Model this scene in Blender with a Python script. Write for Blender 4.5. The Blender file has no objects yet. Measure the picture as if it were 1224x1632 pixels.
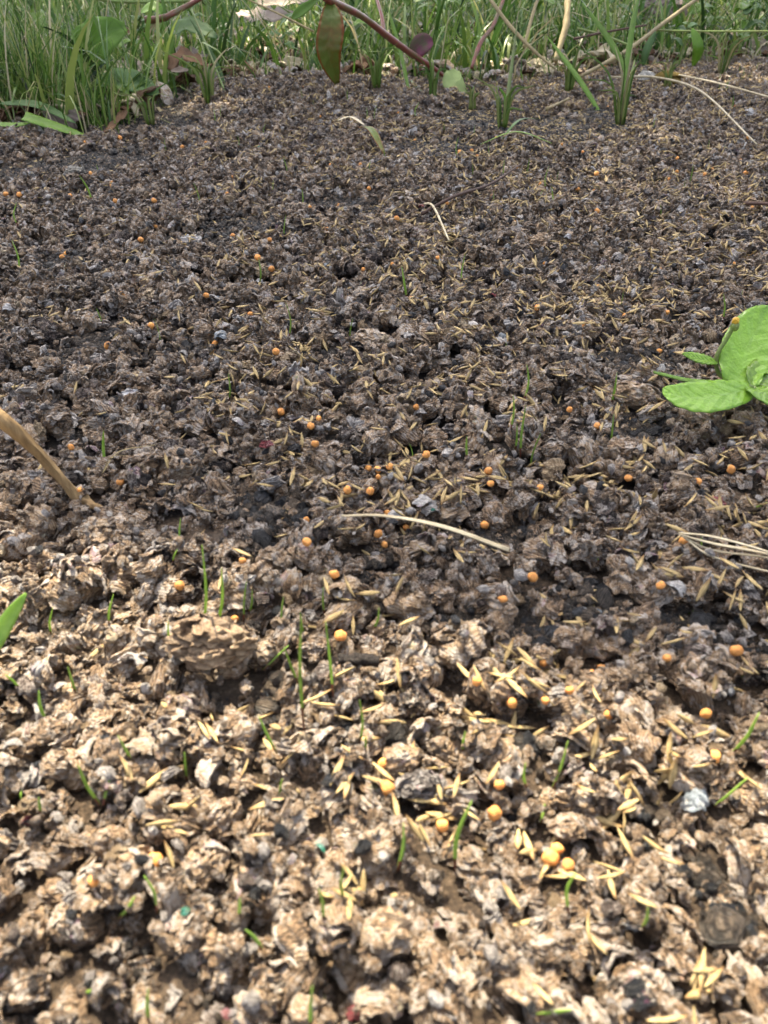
import bpy, bmesh, math, random
import numpy as np
from mathutils import Vector, Matrix, Euler, Quaternion, noise
R = math.radians
random.seed(11); rng = np.random.default_rng(11)
scene = bpy.context.scene
C = scene.collection

# ------------------------------------------------------------------ camera, sky, sun, exposure
CAM_H, PITCH, FPX = 0.135, R(35.6), 1250.0
cd = bpy.data.cameras.new('camera'); cam = bpy.data.objects.new('camera', cd); C.objects.link(cam)
cam.location = (0, 0, CAM_H); cam.rotation_euler = (math.pi/2 - PITCH, 0, 0)
cd.sensor_fit = 'HORIZONTAL'; cd.sensor_width = 36; cd.lens = 36*FPX/1224
cd.clip_start = 0.005; cd.clip_end = 500
cd.dof.use_dof = True; cd.dof.focus_distance = 0.36; cd.dof.aperture_fstop = 42
scene.camera = cam
SUN = Vector((-0.30, 1.0, 0)).normalized(); EL = R(60)
SUN = Vector((SUN.x*math.cos(EL), SUN.y*math.cos(EL), math.sin(EL)))
w = bpy.data.worlds.new('World'); scene.world = w; w.use_nodes = True
nt = w.node_tree; bg = nt.nodes['Background']; sky = nt.nodes.new('ShaderNodeTexSky')
sky.sky_type = 'NISHITA'; sky.sun_disc = False; sky.sun_elevation = EL
sky.sun_rotation = math.atan2(SUN.x, SUN.y); sky.air_density = 0.8; sky.dust_density = 6.0; sky.ozone_density = 0.3
hs = nt.nodes.new('ShaderNodeHueSaturation'); hs.inputs['Saturation'].default_value = .65   # sky colour desaturated so its light tints the bed less blue
nt.links.new(sky.outputs[0], hs.inputs['Color']); nt.links.new(hs.outputs[0], bg.inputs[0]); bg.inputs[1].default_value = 0.13
sd = bpy.data.lights.new('sun', 'SUN'); sd.energy = 4.8; sd.angle = R(0.5); sd.color = (1, .88, .665)
so = bpy.data.objects.new('sun', sd); C.objects.link(so); so.location = SUN*6
so.rotation_euler = (-SUN).to_track_quat('-Z', 'Y').to_euler()
scene.view_settings.view_transform = 'Standard'; scene.view_settings.look = 'None'
scene.view_settings.gamma = 1; scene.view_settings.use_curve_mapping = False
scene.view_settings.exposure = 1.86
scene.render.engine = 'CYCLES'

# ------------------------------------------------------------------ measuring helpers
FW = Vector((0, math.cos(PITCH), -math.sin(PITCH))); UP = Vector((0, math.sin(PITCH), math.cos(PITCH)))
def ray(px, py):
    return FW + Vector((1, 0, 0))*((px-612)/FPX) - UP*((py-816)/FPX)
def atY(px, py, Y):
    d = ray(px, py); return Vector((0, 0, CAM_H)) + d*(Y/d.y)
def atZ(px, py, z=0):
    d = ray(px, py); return Vector((0, 0, CAM_H)) + d*((z-CAM_H)/d.z)
def proj(p):
    q = p - Vector((0, 0, CAM_H)); Z = q.dot(FW)
    if Z < 1e-3: return (-9999, -9999, 1e-3)
    return (612 + FPX*q.x/Z, 816 - FPX*q.dot(UP)/Z, Z)

EDGE = [atZ(a, b) for a, b in [(-260, 205), (0, 200), (150, 216), (225, 192), (320, 150), (365, 132), (600, 128), (760, 142), (900, 122), (1010, 112), (1224, 96), (1450, 96)]]
EX = [p.x for p in EDGE]; EY = [p.y for p in EDGE]
def edge_y(x): return float(np.interp(x, EX, EY))
MOUND = atZ(480, 165)
def H(x, y):
    h = 0.0045*noise.noise(Vector((x*9, y*9, 3.1))) + 0.002*noise.noise(Vector((x*28, y*28, 7.7)))
    h += 0.016*math.exp(-((x-MOUND.x)/.14)**2 - ((y-MOUND.y)/.10)**2)
    h += 0.004*math.exp(-((x+.05)/.05)**2 - ((y-.13)/.06)**2)
    return h

# ------------------------------------------------------------------ scene helpers
def tag(o, label=None, cat=None, group=None, kind=None):
    if label: o['label'] = label
    if cat: o['category'] = cat
    if group: o['group'] = group
    if kind: o['kind'] = kind
    return o
def mesh_from(name, V, F, mat=None, smooth=True, attr=None):
    me = bpy.data.meshes.new(name); me.from_pydata([tuple(v) for v in V], [], [tuple(f) for f in F]); me.update()
    if smooth: me.polygons.foreach_set('use_smooth', [True]*len(me.polygons))
    if attr is not None:
        a = me.attributes.new('ply', 'FLOAT', 'POINT'); a.data.foreach_set('value', np.asarray(attr, dtype=np.float32))
    if mat: me.materials.append(mat)
    return me
def link(name, me, parent=None, loc=None, rot=None, scale=None):
    o = bpy.data.objects.new(name, me); C.objects.link(o)
    if parent: o.parent = parent
    if loc is not None: o.location = loc
    if rot is not None: o.rotation_euler = rot
    if scale is not None: o.scale = (scale,)*3 if isinstance(scale, (int, float)) else scale
    return o
def empty(name, loc, label, cat, group=None):
    o = bpy.data.objects.new(name, None); C.objects.link(o); o.location = loc; o.empty_display_size = .01
    return tag(o, label, cat, group)
def spline(pts, n):
    P = [Vector(p) for p in pts]
    if len(P) == 2: return [P[0].lerp(P[1], i/n) for i in range(n+1)]
    out = []
    E = [P[0]*2-P[1]] + P + [P[-1]*2-P[-2]]
    m = len(P)-1
    for i in range(n+1):
        t = i/n*m; k = min(int(t), m-1); t -= k
        a, b, c, d = E[k:k+4]
        out.append(0.5*((2*b) + (c-a)*t + (2*a-5*b+4*c-d)*t*t + (3*b-a-3*c+d)*t*t*t))
    return out
def tube(pts, rad, n=24, seg=8, bump=0.0, base=(0, 0, 0)):
    """closed tapered tube along a spline; rad = list of radii interpolated along it"""
    L = spline(pts, n); V = []; F = []; b0 = Vector(base)
    side = None
    for i, p in enumerate(L):
        t = (L[min(i+1, n)] - L[max(i-1, 0)]).normalized()
        if side is None: side = t.orthogonal().normalized()
        side = (side - t*side.dot(t)).normalized(); up = t.cross(side)
        r = float(np.interp(i/n, np.linspace(0, 1, len(rad)), rad))
        for k in range(seg):
            a = 2*math.pi*k/seg
            rr = r*(1 + bump*noise.noise(Vector((p.x*150, p.y*150+k*.9, p.z*150+i*.21))))
            V.append(p - b0 + (side*math.cos(a) + up*math.sin(a))*rr)
    for i in range(n):
        for k in range(seg):
            a, b = i*seg+k, i*seg+(k+1) % seg
            F.append((a, b, b+seg, a+seg))
    F.append(tuple(range(seg-1, -1, -1))); F.append(tuple(n*seg+k for k in range(seg)))
    return V, F
def ribbon(pts, width, up=Vector((0, 0, 1)), n=16, m=4, fold=.25, thick=.0003, base=(0, 0, 0), prof=None, ripple=0, twist=0, tooth=0):
    """a leaf or blade: a folded strip with thickness; prof(t) gives half width factor"""
    L = spline(pts, n); V = []; F = []; b0 = Vector(base); rows = []
    prof = prof or (lambda t: max(.04, math.sin(math.pi*(t*.93+.05))**.7))
    for i, p in enumerate(L):
        t = (L[min(i+1, n)] - L[max(i-1, 0)]).normalized()
        s = t.cross(up)
        if s.length < 1e-4: s = t.orthogonal()
        s.normalize(); s = Quaternion(t, twist*i/n) @ s
        nn = s.cross(t).normalized(); hw = width*.5*prof(i/n)
        row = []
        for j in range(m+1):
            q = j/m*2-1; ww = hw*(1 + (tooth*(i % 2) if abs(q) > .9 else 0))
            zz = fold*abs(q)*hw + ripple*hw*math.sin(i*1.9+(1 if q > 0 else 2.2))*abs(q)**1.5
            zz += ripple*hw*.35*math.cos(abs(q)*7 - i*2.1)
            row.append((p - b0 + s*q*ww + nn*zz, nn))
        rows.append(row)
    for top in (0, 1):
        for row in rows:
            for v, nn in row: V.append(v - nn*thick*top)
    N = (n+1)*(m+1); idx = lambda i, j, t: t*N + i*(m+1)+j
    for i in range(n):
        for j in range(m):
            F.append((idx(i, j, 0), idx(i, j+1, 0), idx(i+1, j+1, 0), idx(i+1, j, 0)))
            F.append((idx(i, j, 1), idx(i+1, j, 1), idx(i+1, j+1, 1), idx(i, j+1, 1)))
    for i in range(n):
        F.append((idx(i, 0, 0), idx(i+1, 0, 0), idx(i+1, 0, 1), idx(i, 0, 1)))
        F.append((idx(i, m, 0), idx(i, m, 1), idx(i+1, m, 1), idx(i+1, m, 0)))
    for j in range(m):
        F.append((idx(0, j, 0), idx(0, j, 1), idx(0, j+1, 1), idx(0, j+1, 0)))
        F.append((idx(n, j, 0), idx(n, j+1, 0), idx(n, j+1, 1), idx(n, j, 1)))
    # across: 0 at the midrib, 1 at the rim
    A = [abs(j/m*2-1) for _ in range(2) for i in range(n+1) for j in range(m+1)]
    return V, F, A

# ------------------------------------------------------------------ materials
def new_mat(name):
    m = bpy.data.materials.new(name); m.use_nodes = True
    n = m.node_tree; b = n.nodes['Principled BSDF']
    return m, n, b
def N(n, t, **k):
    x = n.nodes.new(t)
    for a, b in k.items(): setattr(x, a, b)
    return x
def noise_node(n, vec, scale, detail=4, rough=.6, dist=0.0):
    t = N(n, 'ShaderNodeTexNoise'); t.inputs['Scale'].default_value = scale; t.inputs['Detail'].default_value = detail
    t.inputs['Roughness'].default_value = rough; t.inputs['Distortion'].default_value = dist
    if vec is not None: n.links.new(vec, t.inputs['Vector'])
    return t
def ramp(n, fac, stops):
    r = N(n, 'ShaderNodeValToRGB'); e = r.color_ramp.elements
    while len(e) < len(stops): e.new(.5)
    for q, (p, c) in zip(e, stops): q.position = p; q.color = (*c, 1) if len(c) == 3 else c
    if fac is not None: n.links.new(fac, r.inputs[0])
    return r
def math_node(n, op, a, b=None, clamp=False):
    x = N(n, 'ShaderNodeMath', operation=op); x.use_clamp = clamp
    for i, v in enumerate((a, b)):
        if v is None: continue
        if isinstance(v, (int, float)): x.inputs[i].default_value = v
        else: n.links.new(v, x.inputs[i])
    return x.outputs[0]
def mixc(n, fac, a, b, mode='MIX'):
    x = N(n, 'ShaderNodeMix', data_type='RGBA', blend_type=mode)
    for s, v in (('Factor', fac), ('A', a), ('B', b)):
        i = [q for q in x.inputs if q.name == s and (q.type == ('VALUE' if s == 'Factor' else 'RGBA'))][0]
        if isinstance(v, (int, float)): i.default_value = v
        elif isinstance(v, tuple): i.default_value = (*v, 1)
        else: n.links.new(v, i)
    return [q for q in x.outputs if q.type == 'RGBA'][0]
def add_bump(n, b, h, dist, strength=1.0):
    x = N(n, 'ShaderNodeBump'); x.inputs['Distance'].default_value = dist; x.inputs['Strength'].default_value = strength
    n.links.new(h, x.inputs['Height']); n.links.new(x.outputs[0], b.inputs['Normal'])

def paper_mat(name, stops, pale=.572, tint=None, spec=.5, rough=.5):
    m, n, b = new_mat(name)
    tc = N(n, 'ShaderNodeTexCoord'); oi = N(n, 'ShaderNodeObjectInfo')
    off = N(n, 'ShaderNodeVectorMath', operation='ADD'); n.links.new(tc.outputs['Object'], off.inputs[0])
    rv = math_node(n, 'MULTIPLY', oi.outputs['Random'], 37.0); n.links.new(rv, off.inputs[1])
    st = N(n, 'ShaderNodeMapping'); st.inputs['Scale'].default_value = (1, 1, 5.5); st.inputs['Rotation'].default_value = (.5, .3, 0)
    n.links.new(off.outputs[0], st.inputs[0])
    big = noise_node(n, off.outputs[0], 1.6, 3, .6, .4); fib = noise_node(n, st.outputs[0], 3.6, 7, .74, .5)
    fine = noise_node(n, off.outputs[0], 10, 5, .75, .3); crust = noise_node(n, off.outputs[0], 2.3, 5, .7, .8)
    ply = N(n, 'ShaderNodeAttribute', attribute_name='ply')
    def cen(v, k): return math_node(n, 'MULTIPLY', math_node(n, 'SUBTRACT', v, .5), k)
    f = math_node(n, 'ADD', cen(big.outputs[0], 1.1), .52)
    wv_ = N(n, 'ShaderNodeTexWave', wave_type='BANDS', bands_direction='Z'); n.links.new(off.outputs[0], wv_.inputs['Vector'])
    for q_, v_ in (('Scale', 2.4), ('Distortion', 6.0), ('Detail', 3.0), ('Detail Scale', .9), ('Detail Roughness', .55)): wv_.inputs[q_].default_value = v_
    geo = N(n, 'ShaderNodeNewGeometry'); damp = noise_node(n, geo.outputs['Position'], 26, 4, .6, .5)   # damper and drier patches of the bed
    for v, k in ((fib.outputs[0], 1.5), (fine.outputs[0], 1.0), (ply.outputs['Fac'], .34), (oi.outputs['Random'], .46), (wv_.outputs['Fac'], .30), (damp.outputs[0], 1.0)):
        f = math_node(n, 'ADD', f, cen(v, k))
    col = ramp(n, f, stops).outputs[0]
    # plies that stayed greyish white, in streaks along the fibre
    wv = math_node(n, 'ADD', math_node(n, 'MULTIPLY', crust.outputs[0], .62), math_node(n, 'MULTIPLY', fib.outputs[0], .45))
    wv = math_node(n, 'ADD', wv, cen(ply.outputs['Fac'], .13))
    wf = ramp(n, wv, [(pale-.05, (0, 0, 0)), (pale+.045, (1, 1, 1))]).outputs[0]
    col = mixc(n, math_node(n, 'MULTIPLY', wf, .85), col, (.58, .53, .475))
    # a few plies keep a trace of ink
    cn = noise_node(n, off.outputs[0], .9, 2, .5)
    ink = N(n, 'ShaderNodeHueSaturation'); ink.inputs['Color'].default_value = (.30, .10, .09, 1)
    hue = math_node(n, 'MULTIPLY', cn.outputs[0], 2.3); n.links.new(hue, ink.inputs['Hue'])
    inf = math_node(n, 'GREATER_THAN', math_node(n, 'MULTIPLY', ply.outputs['Fac'], cn.outputs[0]), .56)
    col = mixc(n, math_node(n, 'MULTIPLY', inf, .30), col, ink.outputs[0])
    if tint: col = mixc(n, tint[1], col, tint[0])
    n.links.new(col, b.inputs['Base Color'])
    b.inputs['Roughness'].default_value = rough; b.inputs['Specular IOR Level'].default_value = spec
    h = math_node(n, 'ADD', math_node(n, 'MULTIPLY', fib.outputs[0], .8), math_node(n, 'MULTIPLY', fine.outputs[0], .3))
    h = math_node(n, 'ADD', h, math_node(n, 'MULTIPLY', wv_.outputs['Fac'], .22))
    add_bump(n, b, h, .0016, 1.0)
    return m
BROWN = [(.0, (.020, .013, .008)), (.24, (.105, .068, .038)), (.50, (.285, .182, .102)), (.76, (.45, .318, .195)), (1.0, (.56, .435, .30))]
M = {}
M['mulch'] = paper_mat('mulch_paper', BROWN)
M['tan'] = paper_mat('tan_paper', [(.3, (.22, .15, .08)), (.7, (.50, .39, .25)), (.95, (.6, .5, .36))], pale=.9)
M['white'] = paper_mat('white_paper', [(.3, (.46, .43, .40)), (.7, (.76, .75, .73)), (.95, (.88, .88, .87))], pale=.9)
M['pale'] = paper_mat('pale_mulch', [(.0, (.10, .085, .075)), (.3, (.34, .30, .27)), (.6, (.58, .54, .50)), (1.0, (.78, .76, .73))], pale=.6)
M['dark'] = paper_mat('dark_mulch', [(.0, (.008, .006, .005)), (.4, (.045, .032, .026)), (.7, (.14, .10, .08)), (1.0, (.35, .29, .25))], pale=.62)
M['crust'] = paper_mat('crusty_mulch', [(.0, (.018, .012, .008)), (.3, (.10, .066, .04)), (.6, (.24, .16, .095)), (1.0, (.40, .29, .18))], pale=.66)
M['blue'] = paper_mat('blue_paper', [(.2, (.16, .20, .24)), (.55, (.36, .42, .46)), (.95, (.6, .65, .68))], pale=.6)
M['slate'] = paper_mat('slate_paper', [(.1, (.06, .05, .045)), (.5, (.23, .20, .18)), (.75, (.36, .37, .38)), (.98, (.42, .52, .55))], pale=.6)
M['teal'] = paper_mat('teal_paper', [(.3, (.01, .16, .1)), (.7, (.04, .36, .26)), (.95, (.3, .55, .45))], pale=.9)
M['red'] = paper_mat('red_paper', [(.3, (.2, .02, .03)), (.7, (.33, .09, .09)), (.95, (.6, .35, .36))], pale=.68)
M['black'] = paper_mat('black_scrap', [(.3, (.008, .009, .011)), (.7, (.025, .027, .032)), (.95, (.09, .1, .12))], pale=.8, spec=.6, rough=.4)
M['stone'] = paper_mat('pale_stone', [(.3, (.25, .23, .19)), (.7, (.46, .43, .37)), (.95, (.6, .57, .5))], pale=.7)

def soil_mat():
    m, n, b = new_mat('soil'); g = N(n, 'ShaderNodeNewGeometry')
    a = noise_node(n, g.outputs['Position'], 900, 6, .8); c = noise_node(n, g.outputs['Position'], 60, 5, .6)
    k = N(n, 'ShaderNodeAttribute', attribute_name='ply')
    col = ramp(n, a.outputs[0], [(.4, (.002, .002, .002)), (.6, (.010, .009, .008)), (.74, (.10, .085, .07))]).outputs[0]
    lit = ramp(n, c.outputs[0], [(.35, (.022, .016, .011)), (.55, (.055, .042, .028)), (.75, (.14, .11, .07))]).outputs[0]
    br = ramp(n, a.outputs[0], [(.35, (.03, .02, .013)), (.55, (.14, .095, .058)), (.72, (.36, .26, .17))]).outputs[0]
    dd = N(n, 'ShaderNodeAttribute', attribute_name='dust'); col = mixc(n, math_node(n, 'MULTIPLY', dd.outputs['Fac'], .85), col, br)
    n.links.new(mixc(n, k.outputs['Fac'], col, lit), b.inputs['Base Color'])
    b.inputs['Roughness'].default_value = .55; b.inputs['Specular IOR Level'].default_value = .5
    add_bump(n, b, a.outputs[0], .002, 1.0); return m
M['soil'] = soil_mat()
def simple(name, col, rough=.6, spec=.4, var=.25, scale=4, bump=.0002, sss=0, bscale=None, coord='Object', stretch=(1, 1, 1), col2=None, edge=None, transl=0, vein=None):
    """one-colour material with grain; col2 mottles, edge tints the rim of a leaf, transl lets light through"""
    m, n, b = new_mat(name); tc = N(n, 'ShaderNodeTexCoord'); oi = N(n, 'ShaderNodeObjectInfo')
    mp = N(n, 'ShaderNodeMapping'); mp.inputs['Scale'].default_value = stretch; n.links.new(tc.outputs[coord], mp.inputs[0])
    a = noise_node(n, mp.outputs[0], scale, 5, .65, .3); f = noise_node(n, mp.outputs[0], bscale or scale*4, 4, .7)
    c2 = col2 or tuple(c*(1-var) for c in col); hi = tuple(min(1, c*(1+var)) for c in col)
    c = ramp(n, a.outputs[0], [(.3, c2), (.55, col), (.8, hi)]).outputs[0]
    hs = N(n, 'ShaderNodeHueSaturation'); n.links.new(c, hs.inputs['Color'])
    n.links.new(math_node(n, 'ADD', math_node(n, 'MULTIPLY', oi.outputs['Random'], .5), .75), hs.inputs['Value'])
    c = hs.outputs[0]
    if edge:
        k = N(n, 'ShaderNodeAttribute', attribute_name='ply')
        c = mixc(n, ramp(n, k.outputs['Fac'], [(edge[1], (0, 0, 0)), (1, (1, 1, 1))]).outputs[0], c, edge[0])
    bh = f.outputs[0]
    if vein:
        k = N(n, 'ShaderNodeAttribute', attribute_name='ply'); l = N(n, 'ShaderNodeAttribute', attribute_name='along')
        u = math_node(n, 'ADD', math_node(n, 'MULTIPLY', l.outputs['Fac'], 8.0), math_node(n, 'MULTIPLY', k.outputs['Fac'], -1.5))
        u = math_node(n, 'ADD', u, math_node(n, 'MULTIPLY', a.outputs[0], .5))
        side = math_node(n, 'GREATER_THAN', math_node(n, 'PINGPONG', u, .5), .455)
        mid = math_node(n, 'LESS_THAN', k.outputs['Fac'], .07)
        vv = math_node(n, 'MAXIMUM', math_node(n, 'MULTIPLY', side, .5), mid)
        c = mixc(n, math_node(n, 'MULTIPLY', vv, .09), c, vein)
        bh = math_node(n, 'ADD', math_node(n, 'MULTIPLY', math_node(n, 'PINGPONG', u, .5), -.35), bh)
    n.links.new(c, b.inputs['Base Color']); b.inputs['Roughness'].default_value = rough; b.inputs['Specular IOR Level'].default_value = spec
    if sss:
        b.inputs['Subsurface Weight'].default_value = sss; b.inputs['Subsurface Radius'].default_value = (.0012, .0006, .0003); b.inputs['Subsurface Scale'].default_value = 1
    add_bump(n, b, bh, bump, 1)
    if transl:
        t = N(n, 'ShaderNodeBsdfTranslucent'); n.links.new(c, t.inputs[0]); mx = N(n, 'ShaderNodeMixShader'); mx.inputs[0].default_value = transl
        out = n.nodes['Material Output']; n.links.new(b.outputs[0], mx.inputs[1]); n.links.new(t.outputs[0], mx.inputs[2]); n.links.new(mx.outputs[0], out.inputs[0])
    return m
M['seed'] = simple('grass_seed', (.57, .43, .20), .5, .4, scale=1.1, stretch=(.7, 14, 14), col2=(.24, .16, .06), var=.4, bump=.0004, bscale=2, edge=((.26, .14, .05), .6))
M['granule'] = simple('fertiliser', (.80, .37, .105), .6, .3, var=.12, scale=1.6, col2=(.60, .25, .07), bump=.0002, sss=.2)
M['sprout'] = simple('sprout_green', (.34, .50, .10), .4, .45, scale=90, transl=.4, bump=.00005, col2=(.12, .26, .03), var=.5)
M['sprout_base'] = simple('sprout_red', (.16, .05, .03), .45, .45, scale=60, transl=.2, bump=.00005)
M['stick'] = simple('dry_stick', (.27, .18, .085), .75, .3, scale=160, var=.5, col2=(.09, .05, .02), stretch=(1, 1, .25), bump=.0012, bscale=160)
M['bark'] = simple('dark_bark', (.016, .011, .008), .6, .4, scale=700, var=3.5, col2=(.006, .004, .003), bump=.002, bscale=900)
M['twig'] = simple('twig', (.09, .05, .035), .6, .4, scale=80, bump=.0004)
M['straw'] = simple('straw', (.64, .55, .36), .5, .45, scale=200, stretch=(.12, 1, 1), col2=(.34, .26, .14), bump=.0003)
M['leaf'] = simple('weed_leaf', (.21, .38, .05), .35, .5, scale=40, bump=.0006, bscale=110, transl=.42, edge=((.25, .42, .08), .88), vein=(.34, .48, .18))
M['wetleaf'] = simple('wet_leaf', (.25, .44, .055), .17, .7, scale=70, col2=(.17, .34, .03), bump=.0012, bscale=120, transl=.38, vein=(.5, .68, .26))
M['dullleaf'] = simple('dull_leaf', (.12, .22, .07), .5, .4, scale=40, bump=.0004, transl=.25, vein=(.26, .36, .18))
M['paleleaf'] = simple('pale_leaf', (.42, .52, .20), .5, .4, scale=50, bump=.0004, transl=.35)
M['redleaf'] = simple('reddish_leaf', (.15, .20, .035), .4, .45, scale=22, col2=(.30, .10, .03), bump=.0008, bscale=90, transl=.4, edge=((.36, .10, .03), .75), vein=(.36, .34, .12))
M['purpleleaf'] = simple('purple_leaf', (.22, .06, .10), .5, .4, scale=60, col2=(.10, .13, .04), bump=.0004, transl=.25)
M['deadleaf'] = simple('dead_leaf', (.15, .08, .04), .65, .3, scale=50, col2=(.05, .028, .016), bump=.0006, transl=.12)
M['greyleaf'] = simple('bleached_leaf', (.26, .21, .17), .7, .3, scale=45, col2=(.13, .09, .07), bump=.0008)
M['redstem'] = simple('red_stem', (.24, .065, .05), .35, .5, scale=50, col2=(.13, .13, .04), bump=.0003)
M['greenstem'] = simple('green_stem', (.17, .24, .06), .4, .45, scale=50, col2=(.15, .14, .05), bump=.0002)
M['tanstem'] = simple('tan_stem', (.34, .27, .13), .6, .4, scale=50, col2=(.17, .13, .06), bump=.0004, stretch=(1, 1, .3))
M['bud'] = simple('yellow_bud', (.55, .33, .03), .5, .4, scale=200, bump=.0004)
M['moss'] = simple('ochre_flake', (.42, .29, .08), .8, .2, scale=140, col2=(.18, .13, .04), bump=.0015, bscale=300)
M['wood'] = simple('rotten_wood', (.45, .36, .33), .8, .2, scale=60, col2=(.24, .14, .12), bump=.002, bscale=160)
def grass_mat():
    m, n, b = new_mat('grass_blades'); k = N(n, 'ShaderNodeAttribute', attribute_name='ply')
    c = ramp(n, k.outputs['Fac'], [(0, (.018, .045, .010)), (.35, (.065, .15, .022)), (.6, (.18, .28, .05)), (.78, (.33, .35, .12)), (.9, (.42, .36, .20)), (1, (.50, .43, .29))]).outputs[0]
    n.links.new(c, b.inputs['Base Color']); b.inputs['Roughness'].default_value = .4; b.inputs['Specular IOR Level'].default_value = .45
    t = N(n, 'ShaderNodeBsdfTranslucent'); n.links.new(c, t.inputs[0]); mx = N(n, 'ShaderNodeMixShader'); mx.inputs[0].default_value = .25
    n.links.new(b.outputs[0], mx.inputs[1]); n.links.new(t.outputs[0], mx.inputs[2]); n.links.new(mx.outputs[0], n.nodes['Material Output'].inputs[0])
    return m
M['grass'] = grass_mat()

# bare gaps where the black soil shows: pixel centre, pixel half sizes
GAPS = [(385, 368, 62, 22), (150, 262, 80, 22), (30, 275, 45, 25), (195, 245, 30, 16), (135, 562, 50, 24), (330, 575, 45, 14), (440, 830, 70, 38), (420, 860, 45, 30), (690, 870, 70, 30),
        (860, 1010, 70, 45), (960, 960, 60, 40), (620, 925, 90, 22), (1100, 1010, 90, 40), (1020, 1310, 110, 60), (640, 1190, 60, 22), (430, 1120, 45, 60), (330, 1120, 40, 25),
        (1110, 1400, 80, 40), (1160, 1480, 60, 30), (800, 860, 60, 25), (1000, 590, 60, 24), (1060, 650, 40, 20), (900, 210, 60, 25), (960, 190, 50, 20), (1010, 700, 50, 20), (840, 1200, 50, 20),
        (700, 240, 60, 14), (260, 200, 70, 16), (240, 175, 60, 16), (560, 1180, 40, 16), (1050, 1560, 60, 50), (720, 1010, 70, 26), (100, 420, 40, 14), (870, 420, 30, 12), (540, 330, 60, 12), (770, 200, 70, 20)]
GG = []
for a, b, c, d in GAPS:
    p = atZ(a, b); q = atZ(a+c, b); s = atZ(a, b-d); kk = .42 if b > 1080 else (.85 if b > 800 else 1.2); GG.append((p.x, p.y, abs(q.x-p.x)*kk, abs(s.y-p.y)*kk))
# ------------------------------------------------------------------ structure: the ground
def build_ground():
    xs = np.linspace(-1.3, 1.3, 420); ys = np.linspace(-.45, 2.6, 500)
    V = []; A = []
    for j, y in enumerate(ys):
        for i, x in enumerate(xs):
            out = max(abs(x)-1.1, -.3-y, y-2.4, 0)
            e = y - edge_y(x)
            z = H(x, y) + .0016*noise.noise(Vector((x*170, y*170, 0))) + .0012*noise.noise(Vector((x*420, y*420, 5)))
            if e > 0: z += min(.006, e*.1) + .006*noise.noise(Vector((x*30, y*30, 9)))
            V.append((x, y, z - out*.3)); A.append(min(1, max(0, e/.03 + noise.noise(Vector((x*40, y*40, 1))))))
    F = []; nx = len(xs)
    for j in range(len(ys)-1):
        for i in range(nx-1):
            a = j*nx+i; F.append((a, a+1, a+1+nx, a+nx))
    me = mesh_from('soil_ground', V, F, M['soil'], attr=A); du = me.attributes.new('dust', 'FLOAT', 'POINT')
    du.data.foreach_set('value', [1-max([0]+[math.exp(-(((v[0]-a)/c)**2+((v[1]-b)/d)**2)**2*.6) for a, b, c, d in GG if abs(v[0]-a) < 2*c and abs(v[1]-b) < 2*d])*1.0 if v[1] < .2 else .15 for v in V])
    tag(link('soil_ground', me), kind='structure')
    gm = simple('far_lawn', (.06, .10, .03), .8, .2, scale=1.5, col2=(.10, .085, .04), bump=.02, bscale=30)
    V = [(-200, -200, -.035), (200, -200, -.035), (200, 200, -.035), (-200, 200, -.035)]
    tag(link('lawn_ground', mesh_from('lawn_ground', V, [(0, 1, 2, 3)], gm)), kind='structure')
build_ground()

# ------------------------------------------------------------------ unit meshes (radius about 1) for the mulch
def ply_sheet(r, a=1.0, b=.8, curl=.9, t=.055, nu=9, nv=8, pleat=.10):
    """one curled ragged ply of paper: vertices and faces, centred on the origin, facing +Z"""
    sd_ = r.random()*100; P = np.zeros((nu, nv, 3))
    R0 = curl; ph = r.random()*6
    for i in range(nu):
        for j in range(nv):
            u = i/(nu-1)*2-1; v = j/(nv-1)*2-1
            du = u*math.sqrt(1-v*v/2.3); dv = v*math.sqrt(1-u*u/2.3)
            rg = 1 + .30*noise.noise(Vector((du*2.3+sd_, dv*2.3, 0)))*max(abs(u), abs(v)) + (.09*noise.noise(Vector((du*9+sd_, dv*9, 5))) if max(abs(u), abs(v)) > .95 else 0)
            x = du*a*rg; y = dv*b*rg
            z = pleat*math.sin(y*7/b + ph + du*1.5)*.5 + .13*noise.noise(Vector((x*1.8+sd_, y*1.8, 3)))
            R1 = R0*(1-.25*v)
            th = x/R1; P[i, j] = ((R1+z)*math.sin(th), y, (R1+z)*math.cos(th) - R1 - .18*y*y)
    du = np.gradient(P, axis=0); dv = np.gradient(P, axis=1); n = np.cross(du, dv); n /= np.linalg.norm(n, axis=2, keepdims=True)+1e-9
    V = np.concatenate([P.reshape(-1, 3), (P - n*t).reshape(-1, 3)]); K = nu*nv; F = []
    ix = lambda i, j, k: k*K+i*nv+j
    for i in range(nu-1):
        for j in range(nv-1):
            F.append((ix(i, j, 0), ix(i+1, j, 0), ix(i+1, j+1, 0), ix(i, j+1, 0)))
            F.append((ix(i, j, 1), ix(i, j+1, 1), ix(i+1, j+1, 1), ix(i+1, j, 1)))
    for i in range(nu-1):
        F.append((ix(i, 0, 0), ix(i, 0, 1), ix(i+1, 0, 1), ix(i+1, 0, 0)))
        F.append((ix(i, nv-1, 0), ix(i+1, nv-1, 0), ix(i+1, nv-1, 1), ix(i, nv-1, 1)))
    for j in range(nv-1):
        F.append((ix(0, j, 0), ix(0, j+1, 0), ix(0, j+1, 1), ix(0, j, 1)))
        F.append((ix(nu-1, j, 0), ix(nu-1, j, 1), ix(nu-1, j+1, 1), ix(nu-1, j+1, 0)))
    return V, F
def ico(sub):
    bm = bmesh.new(); bmesh.ops.create_icosphere(bm, subdivisions=sub, radius=1)
    V = np.array([v.co[:] for v in bm.verts]); F = [tuple(v.index for v in f.verts) for f in bm.faces]; bm.free(); return V, F
ICO = {k: ico(k) for k in (2, 3, 4, 5)}
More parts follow.
